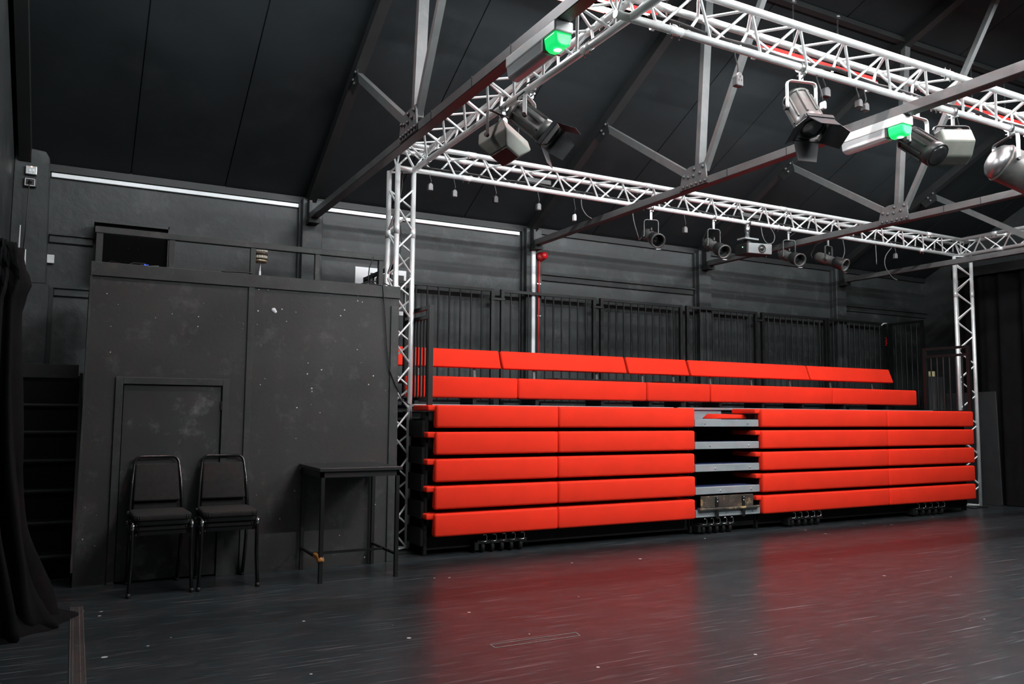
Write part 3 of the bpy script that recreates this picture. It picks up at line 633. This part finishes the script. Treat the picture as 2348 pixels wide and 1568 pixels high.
# ------------------------------------------------------------------ left curtain (gathered)
cv = B(); nz, nn = 40, 96; vs = []
for k in range(nz+1):
    f = k/nz; z = 2.30*(1-f)
    cx = -.475+.07*f**2+.10*max(0, f-.6); cy = 5.86-.02*f
    rx = .125+.03*math.exp(-((z-2.08)/.10)**2)+.09*f**2+.19*max(0, f-.75)**1.3*2.6; ry = .27+.06*f+.30*max(0, f-.85)
    for i in range(nn):
        a = 2*math.pi*i/nn
        fold = .030*math.sin(9*a+.6*math.sin(3*f))+.015*math.sin(17*a+2*f)+.014*math.sin(5*a+9*f*f)
        fr = .020*math.sin(31*a+40*f) if z > 1.95 else 0
        s = 1+(fold+fr)/.13*(.55+.5*f)
        vs.append((max(XL+.012, cx+rx*s*math.cos(a)), cy+ry*s*math.sin(a), z if k < nz else .004))
cv.add(vs, [(k*nn+i, k*nn+(i+1) % nn, (k+1)*nn+(i+1) % nn, (k+1)*nn+i) for k in range(nz) for i in range(nn)], True)
cv.f.append(tuple(range(nn))); cv.sm.append(False); cv.f.append(tuple(nz*nn+i for i in reversed(range(nn)))); cv.sm.append(False)
ct = thing('gathered_curtain', 'long black curtain gathered and trailing on the floor at the left wall', 'curtain', (-.45, 5.86, 0))
cvo = cv.build('cloth', 'drape', ct)
hm = B(); vs = []; m_ = 60; rings = 5
for j in range(rings+1):      # the trailing hem lying in folds on the floor
    for i in range(m_):
        a = 2*math.pi*i/m_; f = j/rings
        rx = .20+f*(.20+.06*math.sin(3*a+1)+.03*math.sin(7*a)); ry = .30+f*(.20+.07*math.sin(2*a)+.04*math.sin(9*a))
        zz = (.10*(1-f)**1.5+.018*(1-f)*math.sin(11*a+3*f)+.012) if j < rings else .002
        vs.append((max(XL+.012, -.38+rx*math.cos(a)), 5.86+ry*math.sin(a), zz))
hm.add(vs, [(j*m_+i, j*m_+(i+1) % m_, (j+1)*m_+(i+1) % m_, (j+1)*m_+i) for j in range(rings) for i in range(m_)], True)
hm.build('hem', 'drape', ct)
# ------------------------------------------------------------------ right hand drapes
def drape(label, x, y0, y1, z1, seed):
    rnd = random.Random(seed); m_ = int(abs(y1-y0)/.022); vs = []; th = .006
    ph = [rnd.uniform(0, 6) for _ in range(3)]
    rows = 8
    for side in (0, 1):
        for j in range(rows+1):
            z = .01+(z1-.01)*j/rows; am = 1.0-.3*j/rows
            for i in range(m_+1):
                y = y0+(y1-y0)*i/m_
                d_ = am*(.045*math.sin(y*21+ph[0])+.022*math.sin(y*37+ph[1]+.4*j/rows)+.02*math.sin(y*7+ph[2]))
                vs.append((x+d_+side*th, y, z))
    w_ = m_+1; o = (rows+1)*w_; fs = []
    for j in range(rows):
        for i in range(m_): a = j*w_+i; fs += [(a, a+1, a+w_+1, a+w_), (o+a, o+a+w_, o+a+w_+1, o+a+1)]
    bm_ = B().add(vs, fs, True)
    return tag(recentre(bm_.build('stage_drape', 'drape')), label, 'curtain', 'black drapes on the right')
drape('full height black drape on the right beside the far silver column', 12.05, 7.75, 5.2, 3.42, 1)
drape('full height black drape continuing towards the camera along the right side', 12.05, 5.15, 2.0, 3.42, 2)
tag(recentre(B().box(11.95, 12.15, 1.9, 7.8, 3.42, 3.56).build('drape_batten', 'blacksteel')), 'black batten that carries the right hand drapes', 'batten')
gpn = B().prism([(7.10, .02), (7.12, 0), (7.86, 0), (7.88, .02), (7.90, 1.64), (7.13, 1.66)], 'x', 11.86, 11.885).build('flat_panel', 'greypanel', bevel=.004, seg=1)
tag(recentre(gpn), 'tall dark grey flat panel standing against the right drape', 'panel')
for q, (xx, yy, h) in enumerate(((12.28, 8.42, 1.93), (12.55, 8.45, 1.93))):
    t = thing('fabric_roll', ('black roll with cream core standing right of the railings', 'second black roll standing just right of the cream-cored roll')[q], 'roll', (xx, yy, 0))
    B().cyl((xx, yy, 0), (xx, yy, h), .10, n=18).build('roll', 'greypanel', t)
    if q == 0: B().cyl((xx-.02, yy-.02, h-.05), (xx-.02, yy-.02, h+.085), .05, n=14).build('core', 'yellowcore', t)

# ------------------------------------------------------------------ chairs (two stacks of two)
def chair(x, y, dz, rz, label):
    t = thing('stacking_chair', label, 'chair', (x, y, 0), 'stacking chairs against the booth')
    # local coordinates: faces -Y, seat front at y=-.21
    w2 = .195; zs_ = .445+dz
    for s in (-1, 1):
        leg = B().tube([(s*(w2+.012), -.225, .004), (s*w2, -.205, .25), (s*w2, -.200, zs_-.045), (s*w2, -.190, zs_-.018), (s*(w2-.004), -.15, zs_-.008)], .0115, 8)
        leg.build('leg', 'chairframe', t, local=True)
        B().tube([(s*(w2-.004), -.15, zs_-.012), (s*(w2-.01), .19, zs_-.03)], .0115, 8).build('seat_rail', 'chairframe', t, local=True)
        B().tube([(s*(w2-.02), .265, .004), (s*(w2-.015), .20, .22), (s*(w2-.012), .175, zs_-.06)], .0115, 8).build('leg', 'chairframe', t, local=True)
        B().cyl((s*(w2+.012), -.225, 0), (s*(w2+.011), -.224, .03), .015, n=8).build('foot', 'cable', t, local=True)
        B().cyl((s*(w2-.02), .265, 0), (s*(w2-.02), .263, .03), .015, n=8).build('foot', 'cable', t, local=True)
    pts = []
    up_ = [(1, 0.175, zs_-.06), (1, .18, zs_+.05), (.93, .235, zs_+.25), (.86, .275, zs_+.37)]
    for f, yy, z in up_: pts.append((-(w2-.012)*f, yy, z))
    for a in range(1, 6): th = math.pi/2*a/6; pts.append((-(w2-.012)*.86+.055*(1-math.cos(th)), .275+.012*math.sin(th), zs_+.37+.055*math.sin(th)))
    pts += [(-x_, y_, z_) for x_, y_, z_ in reversed(pts)]
    B().tube(pts, .0115, 8).build('back_frame', 'chairframe', t, local=True)
    # seat cushion
    sc = B(); poly = []
    for cx, cy, a0 in ((w2-.05, -.17, -90), (w2-.055, .16, 0), (-(w2-.055), .16, 90), (-(w2-.05), -.17, 180)):
        for a in range(0, 91, 18): poly.append((cx+.05*math.cos(R(a0+a)), cy+.05*math.sin(R(a0+a))))
    sc.prism(poly, 'z', zs_-.002, zs_+.042); sc.build('seat', 'chairpad', t, bevel=.012, seg=2, smooth=True, local=True)
    B().prism([(px*.97, py*.97) for px, py in poly], 'z', zs_-.03, zs_-.004).build('seat_pan', 'chairframe', t, local=True)
    # trapezoid back pad following the tilt
    bp = B()
    z0, z1 = zs_+.10, zs_+.375; y0, y1 = .178, .262
    bp.add([(-.163, y0, z0), (.163, y0, z0), (.148, y1, z1), (-.148, y1, z1), (-.163, y0+.035, z0-.008), (.163, y0+.035, z0-.008), (.148, y1+.03, z1-.008), (-.148, y1+.03, z1-.008)],
           [(0, 1, 2, 3), (7, 6, 5, 4), (0, 4, 5, 1), (1, 5, 6, 2), (2, 6, 7, 3), (3, 7, 4, 0)])
    bp.build('backrest', 'chairpad', t, bevel=.012, seg=3, smooth=True, local=True)
    for s in (-1, 1):      # bright rivet plates at the seat corners
        B().cyl((s*(w2+.006), .176, zs_+.02), (s*(w2-.03), .176, zs_+.02), .014, n=8).build('rivet_plate', 'chrome', t, local=True)
        B().cyl((s*w2, -.200, zs_-.06), (s*w2, -.201, zs_-.02), .0135, n=8).build('ferrule', 'chrome', t, local=True)
    t.rotation_euler.z = rz
    return t
for q, (x, rz, nm) in enumerate(((.588, R(2), 'left'), (1.057, R(-1), 'right'))):
    chair(x, 6.555, 0, rz, 'black padded stacking chair, lower one of the %s stack by the booth door' % nm)
    chair(x, 6.530, .072, rz, 'black padded stacking chair, upper one of the %s stack by the booth door' % nm)
# ------------------------------------------------------------------ tall table
t = thing('side_table', 'tall black square-legged table standing against the booth wall', 'table', (2.0, 6.52, 0))
B().box(1.668, 2.335, 6.18, 6.83, .835, .862).build('table_top', 'tabletop', t, bevel=.003, seg=1)
B().box(1.685, 2.318, 6.20, 6.225, .79, .835).box(1.685, 2.318, 6.79, 6.815, .79, .835).box(1.685, 1.71, 6.2, 6.81, .79, .835).box(2.293, 2.318, 6.2, 6.81, .79, .835).build('apron', 'tabletop', t)
for xx in (1.685, 2.288):
    for yy in (6.195, 6.785): B().box(xx, xx+.03, yy, yy+.03, 0, .79).build('leg', 'railblack', t, bevel=.002, seg=1)
    B().bar((xx+.015, 6.21, .175), (xx+.015, 6.80, .175), .018, .018).build('stretcher', 'railblack', t)
B().bar((1.70, 6.50, .175), (2.303, 6.50, .175), .018, .018).build('stretcher', 'railblack', t)
tp = B().lathe((1.70, 6.21, .155), (0, .25, 1), [(0, .026), (.012, .030), (.03, .027), (.04, .024)], 8).bar((1.70, 6.20, .172), (1.70, 6.38, .188), .028, .028)
tp.build('tape_wrap', 'tapebrown', t)
# ------------------------------------------------------------------ floor strip and markings
t = thing('floor_strip', 'worn dark strip laid along the floor at the lower left', 'floor strip', (.075, 5.2, 0))
B().box(.040, .112, 3.6, 6.17, 0, .004).build('strip', 'tapefloor', t)
for xx in (.040, .054, .088, .109): B().box(xx, xx+.004, 3.6, 6.17, .004, .0055).build('edge_line', 'tapeline', t)
t = thing('tape_outline', 'faint thin rectangle outlined on the floor in front of the seats', 'floor marking', (2.4, 4.145, 0))
for (p, q) in (((2.12, 4.178), (2.687, 4.178)), ((2.687, 4.178), (2.674, 4.111)), ((2.674, 4.111), (2.116, 4.114)), ((2.116, 4.114), (2.12, 4.178))):
    B().bar((p[0], p[1], .0008), (q[0], q[1], .0008), .005, .0014).build('line', 'mark', t)

# ------------------------------------------------------------------ stage lights
def yoke(t, pivot, side, half, top_z, m, wd=.028, th=.005):
    """U bracket: pivot point, unit vector across the lamp, half width, height of the bridge"""
    p = V(pivot); s = V(side).normalized(); pts = []
    h = top_z-p.z; fwd = s.cross(V((0, 0, 1))).normalized()
    prof = [p-s*half, p-s*half+V((0, 0, h-.03)), p-s*(half-.008)+V((0, 0, h-.008)), p-s*(half-.03)+V((0, 0, h)), p+s*(half-.03)+V((0, 0, h)), p+s*(half-.008)+V((0, 0, h-.008)), p+s*half+V((0, 0, h-.03)), p+s*half]
    b = B()
    for a, c in zip(prof[:-1], prof[1:]):
        b.bar(a, c, wd, th, s if abs((c-a).normalized().dot(s)) < .5 else (0, 0, 1))
    yk = b.build('yoke', m, t)
    for sg in (-1, 1): B().cyl(p+s*sg*(half-.006), p+s*sg*(half+.022), .016, n=10).build('knob', 'lampdark', yk)
    return yk
def clamp(t, at, chord_z, m='steel'):
    a = V(at); b = B()
    b.bar((a.x, a.y, a.z), (a.x, a.y, chord_z-.02), .03, .012, (0, 1, 0))
    b.cyl((a.x-.018, a.y, chord_z), (a.x+.018, a.y, chord_z), .036, n=14)
    b.cyl((a.x, a.y-.045, chord_z-.05), (a.x, a.y+.03, chord_z-.05), .007, n=6)
    return b.build('hook_clamp', m, t)
def profile_spot(T, P, label, hang_y=7.29):
    T, P = V(T), V(P); d = (P-T).normalized(); L = (P-T).length; side = d.cross(V((0, 0, 1))).normalized()
    piv = T+d*L*.42; topz = max(piv.z+.17, 3.50)
    t = thing('profile_spotlight', label, 'stage light', (piv.x, hang_y, topz), 'profile spotlights on the far truss')
    B().lathe(T, d, [(-.03, .03), (0, .058), (.03, .066), (.15, .066), (.16, .060), (L*.66, .056), (L*.68, .062)], 16).build('body', 'lampbody', t)
    B().lathe(T+d*L*.60, d, [(0, .052), (.02, .075), (.07, .078), (L*.40-.006, .078), (L*.40, .074), (L*.40-.004, .070), (L*.40-.09, .064)], 18).build('lens_barrel', 'lampdark', t)
    B().lathe(P-d*.075, d, [(.001, .066), (.012, .05), (.018, 0)], 16).build('lens', 'lens', t)
    B().lathe(P-d*.008, d, [(0, .066), (0, .084), (.018, .084), (.018, .068), (0, .066)], 18, False).build('front_rim', 'lampbody', t)
    B().bar(P+V((0, 0, -.095))-side*.028, P+V((0, 0, -.095))+side*.028, .02, .006).build('filter_clip', 'steel', t)
    B().cyl(T+d*.18+V((0, 0, .05)), T+d*.18+V((0, 0, .11)), .014, n=8).build('shutter_knob', 'lampdark', t)
    yoke(t, piv, side, .085, topz, 'lampbody', .02, .006)
    B().tube([T-d*.02, T-d*.07+V((0, 0, -.06)), T-d*.10+V((0, 0, .0)), T-d*.05+V((.04, 0, .15)), V((T.x+.10, hang_y, TZ-.02))], .005).build('lead', 'cable', t)
    clamp(t, (piv.x, hang_y, topz), TZ)
profile_spot((5.751, 7.441, 3.374), (5.629, 7.073, 3.211), 'black profile spotlight hanging alone, left of the projector, on the far truss')
profile_spot((6.662, 7.442, 3.369), (6.598, 7.07, 3.186), 'black profile spotlight hanging immediately left of the projector')
profile_spot((7.922, 7.44, 3.35), (7.821, 7.059, 3.205), 'black profile spotlight half hidden by a beam, right of the projector')
profile_spot((8.571, 7.441, 3.386), (8.644, 7.064, 3.217), 'black profile spotlight hanging rightmost on the far truss')
# projector
t = thing('projector', 'silver-grey projector with round lens hanging from the far truss', 'projector', (7.20, 7.29, 3.46))
ax = V((.985, -.17, 0)); fwd = V((-.17, -.985, -.05)).normalized(); c0 = V((7.215, 7.12, 3.295))
def obox(c, a, f, wx, wy, wz):
    a = V(a).normalized(); u = a.cross(V(f)).normalized()
    if u.z < 0: u = -u
    f = u.cross(a).normalized(); b = B()
    vs = [V(c)+a*sx*wx/2+f*sy*wy/2+u*sz*wz/2 for sx in (-1, 1) for sy in (-1, 1) for sz in (-1, 1)]
    b.add(vs, [(0, 1, 3, 2), (4, 6, 7, 5), (0, 4, 5, 1), (2, 3, 7, 6), (0, 2, 6, 4), (1, 5, 7, 3)]); return b
obox(c0+fwd*-.005, ax, fwd, .33, .03, .125).build('face', 'projector', t, bevel=.005, seg=1)
obox(c0-fwd*.14, ax, fwd, .345, .25, .13).build('case', 'lampdark', t, bevel=.006, seg=1)
B().lathe(c0+ax*.02+fwd*.008, fwd, [(0, .052), (.014, .050), (.014, .040), (.004, .030)], 18).build('lens_ring', 'lampdark', t)
B().lathe(c0+ax*.02+fwd*.010, fwd, [(0, .032), (.008, .026), (.012, .012), (.013, 0)], 14).build('lens', 'lens', t)
B().box(7.08, 7.30, 7.22, 7.36, 3.425, 3.445).build('mount_plate', 'projector', t)
B().box(7.15, 7.21, 7.26, 7.32, 3.36, 3.43).build('mount_arm', 'lampdark', t)
B().cyl((7.18, 7.29, 3.44), (7.18, 7.29, 3.63), .026, n=12).cyl((7.18, 7.29, 3.52), (7.18, 7.29, 3.60), .033, n=12).build('pole', 'steel', t)
B().lathe(c0-ax*.176-fwd*.1+V((0, 0, .02)), -ax, [(0, .006), (.003, .005), (.004, 0)], 6).build('status_light', 'greenled', t)
B().cyl((7.145, 7.29, TZ), (7.215, 7.29, TZ), .037, n=14).build('hook_clamp', 'steel', t)
# fresnel lights with barn doors on the near and side trusses
def fresnel(T, P, label, hang, r=.088, doors=True, m='lampbody', group='fresnel spotlights'):
    T, P = V(T), V(P); d = (P-T).normalized(); L = (P-T).length; side = d.cross(V((0, 0, 1))).normalized(); u = side.cross(d).normalized()
    piv = T+d*L*.42; topz = hang[2]
    t = thing('fresnel_spotlight', label, 'stage light', (hang[0], hang[1], topz), group)
    B().lathe(T, d, [(-.01, .04), (0, r*.82), (.03, r*.96), (.06, r), (L*.78, r), (L*.80, r*1.06), (L, r*1.06)], 16).build('body', m, t)
    for k in range(7):      # cooling ribs
        a = R(-60+k*40); o = (side*math.cos(a)+u*math.sin(a))*(r+.004)
        B().bar(T+d*.05+o, T+d*L*.78+o, .012, .012, side).build('rib', m, t)
    B().lathe(T+d*.03, d, [(0, r*1.0), (0, r*1.08), (.02, r*1.08), (.02, r)], 18).build('rear_band', m, t)
    B().lathe(P, d, [(.0, r*.92), (.006, r*.7), (.012, 0)], 16).build('lens', 'lens', t)
    yoke(t, piv, side, r+.022, topz, 'alu', .03, .006)
    clamp(t, (piv.x*.5+hang[0]*.5, hang[1], topz), TZ)
    if doors:
        fr = B(); q = r*1.12
        for s1, s2 in ((side, u), (u, side), (-side, u), (-u, side)):
            fr.bar(P+d*.01+s1*q-s2*q, P+d*.01+s1*q+s2*q, .02, .03, d)
        fr.build('door_frame', 'barn', t)
        for s1, s2, op in ((side, u, .9), (u, side, .35), (-side, u, .95), (-u, side, .55)):
            a0 = P+d*.025+s1*q; dirn = (d*math.cos(op)+s1*math.sin(op)).normalized(); ln = r*1.5; th = dirn.cross(s2).normalized()*.002
            c = [a0-s2*q*.95, a0+s2*q*.95, a0+dirn*ln+s2*q*.72, a0+dirn*ln-s2*q*.72]
            b = B(); b.add([v-th for v in c]+[v+th for v in c], [(0, 1, 2, 3), (7, 6, 5, 4), (0, 4, 5, 1), (1, 5, 6, 2), (2, 6, 7, 3), (3, 7, 4, 0)])
            b.build('barn_door', 'barn', t)
    B().tube([T-d*.0+u*.03, T-d*.04+u*.08, T+u*.16+V((0, 0, .02)), V((hang[0]+.06, hang[1]+.05, TZ+.03))], .005).build('lead', 'cable', t)
    return t
fresnel((4.252, 3.85, 3.471), (4.206, 3.668, 3.187), 'grey fresnel spotlight with barn doors pointing down from the middle of the near truss', (4.235, 3.775, 3.545))
fresnel((2.739, 5.091, 3.513), (2.923, 4.888, 3.28), 'grey fresnel spotlight with barn doors hanging from the side truss above the seats', (2.83, 4.99, 3.575))
fresnel((5.454, 3.883, 3.41), (5.458, 3.629, 3.184), 'grey fresnel spotlight without barn doors beside the pale floodlight', (5.46, 3.775, 3.52), doors=False, m='lampdark')
# floodlights
def flood(c, rot, size, hang, label, m='floodgrey', open_col='alcove'):
    t = thing('floodlight', label, 'stage light', hang, 'pale floodlights'); M_ = Matrix.Translation(V(c)) @ rot
    w_, h_, dp = size
    front = [(-w_/2, -dp*.35, -h_/2), (w_/2, -dp*.35, -h_/2), (w_/2, -dp*.35, h_/2), (-w_/2, -dp*.35, h_/2)]
    mid = [(-w_/2, dp*.15, -h_/2), (w_/2, dp*.15, -h_/2), (w_/2, dp*.15, h_/2), (-w_/2, dp*.15, h_/2)]
    back = [(-w_*.5, dp*.65, -h_*.22), (w_*.5, dp*.65, -h_*.22), (w_*.5, dp*.65, h_*.28), (-w_*.5, dp*.65, h_*.28)]
    vs = [M_ @ V(p) for p in front+mid+back]
    b = B(); b.add(vs, [(0, 1, 2, 3), (8, 11, 10, 9)]+[(k*4+i, k*4+(i+1) % 4, k*4+4+(i+1) % 4, k*4+4+i) for k in (0, 1) for i in range(4)])
    b.build('housing', m, t, bevel=.012, seg=2)
    fr = [M_ @ V(p) for p in [(-w_*.44, -dp*.36, -h_*.44), (w_*.44, -dp*.36, -h_*.44), (w_*.44, -dp*.36, h_*.44), (-w_*.44, -dp*.36, h_*.44)]]
    f2 = [M_ @ V(p) for p in [(-w_*.44, -dp*.352, -h_*.44), (w_*.44, -dp*.352, -h_*.44), (w_*.44, -dp*.352, h_*.44), (-w_*.44, -dp*.352, h_*.44)]]
    B().add(fr+f2, [(0, 1, 2, 3), (7, 6, 5, 4), (0, 4, 5, 1), (1, 5, 6, 2), (2, 6, 7, 3), (3, 7, 4, 0)]).build('window', open_col, t)
    side = (rot @ V((1, 0, 0))).normalized(); piv = M_ @ V((0, .02, 0))
    s = V((side.x, side.y, 0)).normalized()
    yoke(t, piv, s, w_/2+.02, hang[2], 'lampdark', .025, .006)
    clamp(t, (hang[0], hang[1], hang[2]), TZ)
    return t
t = thing('floodlight', 'grey-green floodlight with a square dark window hanging from the side truss', 'stage light', (2.81, 5.40, 3.60), 'pale floodlights')
fn = V((-.10, -.42, -.90)).normalized(); fa = V((.80, .35, -.25)); fa = (fa-fn*fa.dot(fn)).normalized(); fb = fn.cross(fa)
fc = V((2.80, 5.36, 3.245))
def ring(c, hw, hh): return [c+fa*hw*i+fb*hh*j for i, j in ((-1, -1), (1, -1), (1, 1), (-1, 1))]
fr_ = [ring(fc, .080, .080), ring(fc-fn*.10+fa*.02, .165, .135), ring(fc-fn*.20+fa*.02, .165, .12), ring(fc-fn*.27+fa*.02, .10, .05)]
fvs = [p for r_ in fr_ for p in r_]
B().add(fvs, [(0, 1, 2, 3), (15, 14, 13, 12)]+[(k*4+i, k*4+(i+1) % 4, k*4+4+(i+1) % 4, k*4+4+i) for k in range(3) for i in range(4)]).build('housing', 'floodgrey', t, bevel=.010, seg=2)
B().add(ring(fc+fn*.002, .074, .074)+ring(fc+fn*.008, .074, .074), [(3, 2, 1, 0), (4, 5, 6, 7), (0, 1, 5, 4), (1, 2, 6, 5), (2, 3, 7, 6), (3, 0, 4, 7)]).build('window', 'barn', t)
yoke(t, fc-fn*.15, V((fa.x, fa.y, 0)), .185, 3.585, 'lampdark', .025, .006)
B().bar((2.81, 5.40, 3.585), (2.81, 5.40, TZ-.02), .012, .03).cyl((2.81, 5.382, TZ), (2.81, 5.418, TZ), .036, n=14).build('hook_clamp', 'steel', t)
rot2 = Matrix.Rotation(R(152), 4, 'Z') @ Matrix.Rotation(R(28), 4, 'X')
flood((5.88, 3.80, 3.365), rot2, (.24, .24, .20), (5.88, 3.775, 3.53), 'pale grey-green floodlight hanging right of the lamp with the green exit light')
# par can at the right edge
t = thing('par_can', 'round silver-backed par can hanging at the right edge of the near truss', 'stage light', (6.66, 3.775, 3.52))
T, d = V((6.52, 3.86, 3.395)), V((.72, -.42, -.40)).normalized()
B().lathe(T, d, [(-.02, .03), (-.012, .09), (.02, .13), (.07, .15)], 20).build('rear_dome', 'dome', t)
B().lathe(T, d, [(.07, .152), (.08, .158), (.09, .152), (.10, .150), (.36, .150), (.37, .156), (.38, .15)], 20).build('barrel', 'lampbody', t)
B().lathe(T+d*.375, d, [(0, .14), (.01, .1), (.015, 0)], 18).build('lens', 'lens', t)
side = d.cross(V((0, 0, 1))).normalized()
yoke(t, T+d*.12, side, .172, 3.56, 'steel', .03, .006)
clamp(t, (6.62, 3.775, 3.56), TZ)
# emergency lights on the tie beams
def emergency(x, y0, y1, label):
    t = thing('emergency_light', label, 'light fitting', (x, (y0+y1)/2, 3.36), 'emergency lights')
    B().box(x-.06, x+.06, y0, y1, 3.385, TIE0).build('base', 'whiteplastic', t, bevel=.008, seg=2)
    B().prism([(x-.057, 3.385), (x+.057, 3.385), (x+.046, 3.325), (x+.02, 3.308), (x-.02, 3.308), (x-.046, 3.325)], 'y', y0+.15, y1-.006).build('diffuser', 'clear', t, bevel=.004, seg=1)
    g = B().prism([(x-.058, 3.385), (x+.058, 3.385), (x+.047, 3.323), (x+.02, 3.305), (x-.02, 3.305), (x-.047, 3.323)], 'y', y0+.005, y0+.13).build('green_end', 'greenlit', t, bevel=.012, seg=3)
    B().lathe((x-.005, y0+.06, 3.304), (0, 0, -1), [(0, .024), (.003, .018), (.005, 0)], 10).build('green_led', 'greenled', g)
    B().box(x-.059, x+.059, y0+.132, y0+.148, 3.318, 3.39).build('divider', 'lampdark', t)
emergency(2.275, 3.66, 4.24, 'white emergency light with a green lit end under the nearest tie beam')
emergency(5.18, 3.66, 4.20, 'white emergency light with a green lit end under the second tie beam')
# sockets, plugs and tags hanging from the trusses
def hanger(p, top, label, kind, w_=.045, h_=.075, m='plug', n_='hanging_plug', grp='plugs hanging from the trusses'):
    p = V(p); t = thing(n_, label, 'plug', p, grp)
    B().prism([(p.x-w_/2, p.z-h_/2), (p.x+w_/2, p.z-h_/2), (p.x+w_/2, p.z+h_*.25), (p.x+w_*.2, p.z+h_/2), (p.x-w_*.2, p.z+h_/2), (p.x-w_/2, p.z+h_*.25)], 'y', p.y-.022, p.y+.022).build('body', m, t, bevel=.005, seg=1)
    q = V(top); B().tube([p+V((0, 0, h_/2)), p.lerp(q, .4)+V((.012, 0, 0)), p.lerp(q, .75)+V((-.008, 0, .01)), q], .0045).build('lead', 'cable', t)
    if kind == 'holes':
        for dx, dz in ((0, .016), (-.011, -.006), (.011, -.006)): B().box(p.x+dx-.003, p.x+dx+.003, p.y-.024, p.y-.0215, p.z+dz-.006, p.z+dz+.006).build('socket_hole', 'cable', t)
    return t
hanger((3.655, 3.77, 3.437), (3.64, 3.775, TZ), 'grey trailing socket hanging from the left part of the near truss', 'holes', .058, .09)
hanger((4.475, 3.78, 3.52), (4.44, 3.775, TZ), 'black plug hanging beside the middle fresnel on the near truss', '', .06, .07, 'cable')
hanger((4.40, 3.74, 3.40), (4.38, 3.775, TZ), 'small pale label on a lead right of the middle fresnel', '', .026, .055, 'whiteplastic', 'cable_label')
hanger((4.80, 3.77, 3.50), (4.78, 3.775, TZ), 'black plug with green mark hanging from the near truss, left of the tie beam', '', .04, .06, 'cable')
hanger((4.865, 3.77, 3.485), (4.88, 3.775, TZ), 'small black plug hanging right of the green marked plug', '', .045, .06, 'cable')
hanger((5.965, 3.79, 3.50), (5.94, 3.775, TZ), 'grey plug hanging above the pale floodlight', '', .08, .06, 'plug')
hanger((2.79, 5.36, 3.50), (2.80, 5.33, TZ), 'grey plug hanging above the floodlight on the side truss', '', .05, .085, 'steel')
hanger((2.80, 5.45, 3.53), (2.81, 5.5, TZ), 'dark plug hanging left of the grey plug on the side truss', '', .05, .08, 'cable')
hanger((2.81, 5.10, 3.545), (2.81, 5.09, TZ), 'small orange tag hanging between the two lamps on the side truss', '', .018, .045, 'tapebrown', 'hanging_tag')
for q, (px_, z, m, lb) in enumerate(((2.98, 3.50, 'plug', 'grey plug hanging nearest the left corner column on the far truss'), (3.24, 3.47, 'plug', 'grey plug hanging second from the left column on the far truss'), (3.70, 3.47, 'cable', 'dark plug hanging third from the left column on the far truss'),
                                     (4.21, 3.46, 'plug', 'dark grey plug hanging fourth from the left column on the far truss'), (4.66, 3.40, 'whiteplastic', 'white tag hanging fifth from the left column on the far truss'), (6.19, 3.44, 'plug', 'grey house-shaped tag hanging between the first two spotlights'), (9.93, 3.50, 'plug', 'grey plug hanging near the right corner column'))):
    hanger((px_, 7.28, z), (px_, 7.28, TZ), lb, '', .05 if m != 'whiteplastic' else .03, .075, m, 'hanging_plug' if m != 'whiteplastic' else 'hanging_tag')
# loops of cable under the far truss
for q, pts in enumerate(([(4.76, 7.3, 3.63), (4.77, 7.3, 3.53), (4.82, 7.29, 3.45), (4.90, 7.3, 3.42)], [(5.44, 7.3, 3.62), (5.47, 7.3, 3.45), (5.54, 7.32, 3.30), (5.62, 7.40, 3.28), (5.70, 7.44, 3.35)],
                         [(7.42, 7.3, 3.64), (7.44, 7.29, 3.50), (7.50, 7.28, 3.42), (7.60, 7.28, 3.44), (7.63, 7.28, 3.53), (7.56, 7.28, 3.62), (7.50, 7.29, 3.64)], [(7.57, 7.29, 3.42), (7.52, 7.3, 3.34), (7.50, 7.3, 3.25)],
                         [(9.9, 7.3, 3.63), (9.75, 7.3, 3.48), (9.74, 7.3, 3.33), (9.88, 7.3, 3.20), (9.98, 7.3, 3.17)], [(9.55, 7.3, 3.63), (9.56, 7.3, 3.35)], [(8.90, 7.3, 3.62), (8.95, 7.32, 3.45), (8.88, 7.36, 3.28)])):
    sm = []
    for a in range(len(pts)-1):
        p0, p1, p2, p3 = [V(pts[max(0, min(len(pts)-1, a+o))]) for o in (-1, 0, 1, 2)]
        for k in range(5):
            u_ = k/5; sm.append(.5*((2*p1)+(p2-p0)*u_+(2*p0-5*p1+4*p2-p3)*u_**2+(3*p1-p0-3*p2+p3)*u_**3))
    sm.append(V(pts[-1]))
    tag(recentre(B().tube(sm, .006).build('loose_cable', 'cablegrey')), ('short cable curving down at the left part of the far truss', 'cable curving from the far truss to the leftmost spotlight', 'coiled cable loop just right of the projector', 'thin lead below the coiled loop right of the projector', 'cable curving down near the right corner column', 'straight thin lead hanging left of the right corner column', 'lead curving down behind the rightmost spotlight')[q], 'cable')
# two dark connector blocks lying in the far truss
for q, xx in enumerate((4.05, 7.05)):
    tag(recentre(B().box(xx, xx+.30, 7.25, 7.33, TZ+.055, TZ+.11).build('connector_block', 'lampdark', bevel=.006, seg=1)), ('dark connector block lying in the left part of the far truss', 'dark connector block lying in the far truss above the projector')[q], 'connector')
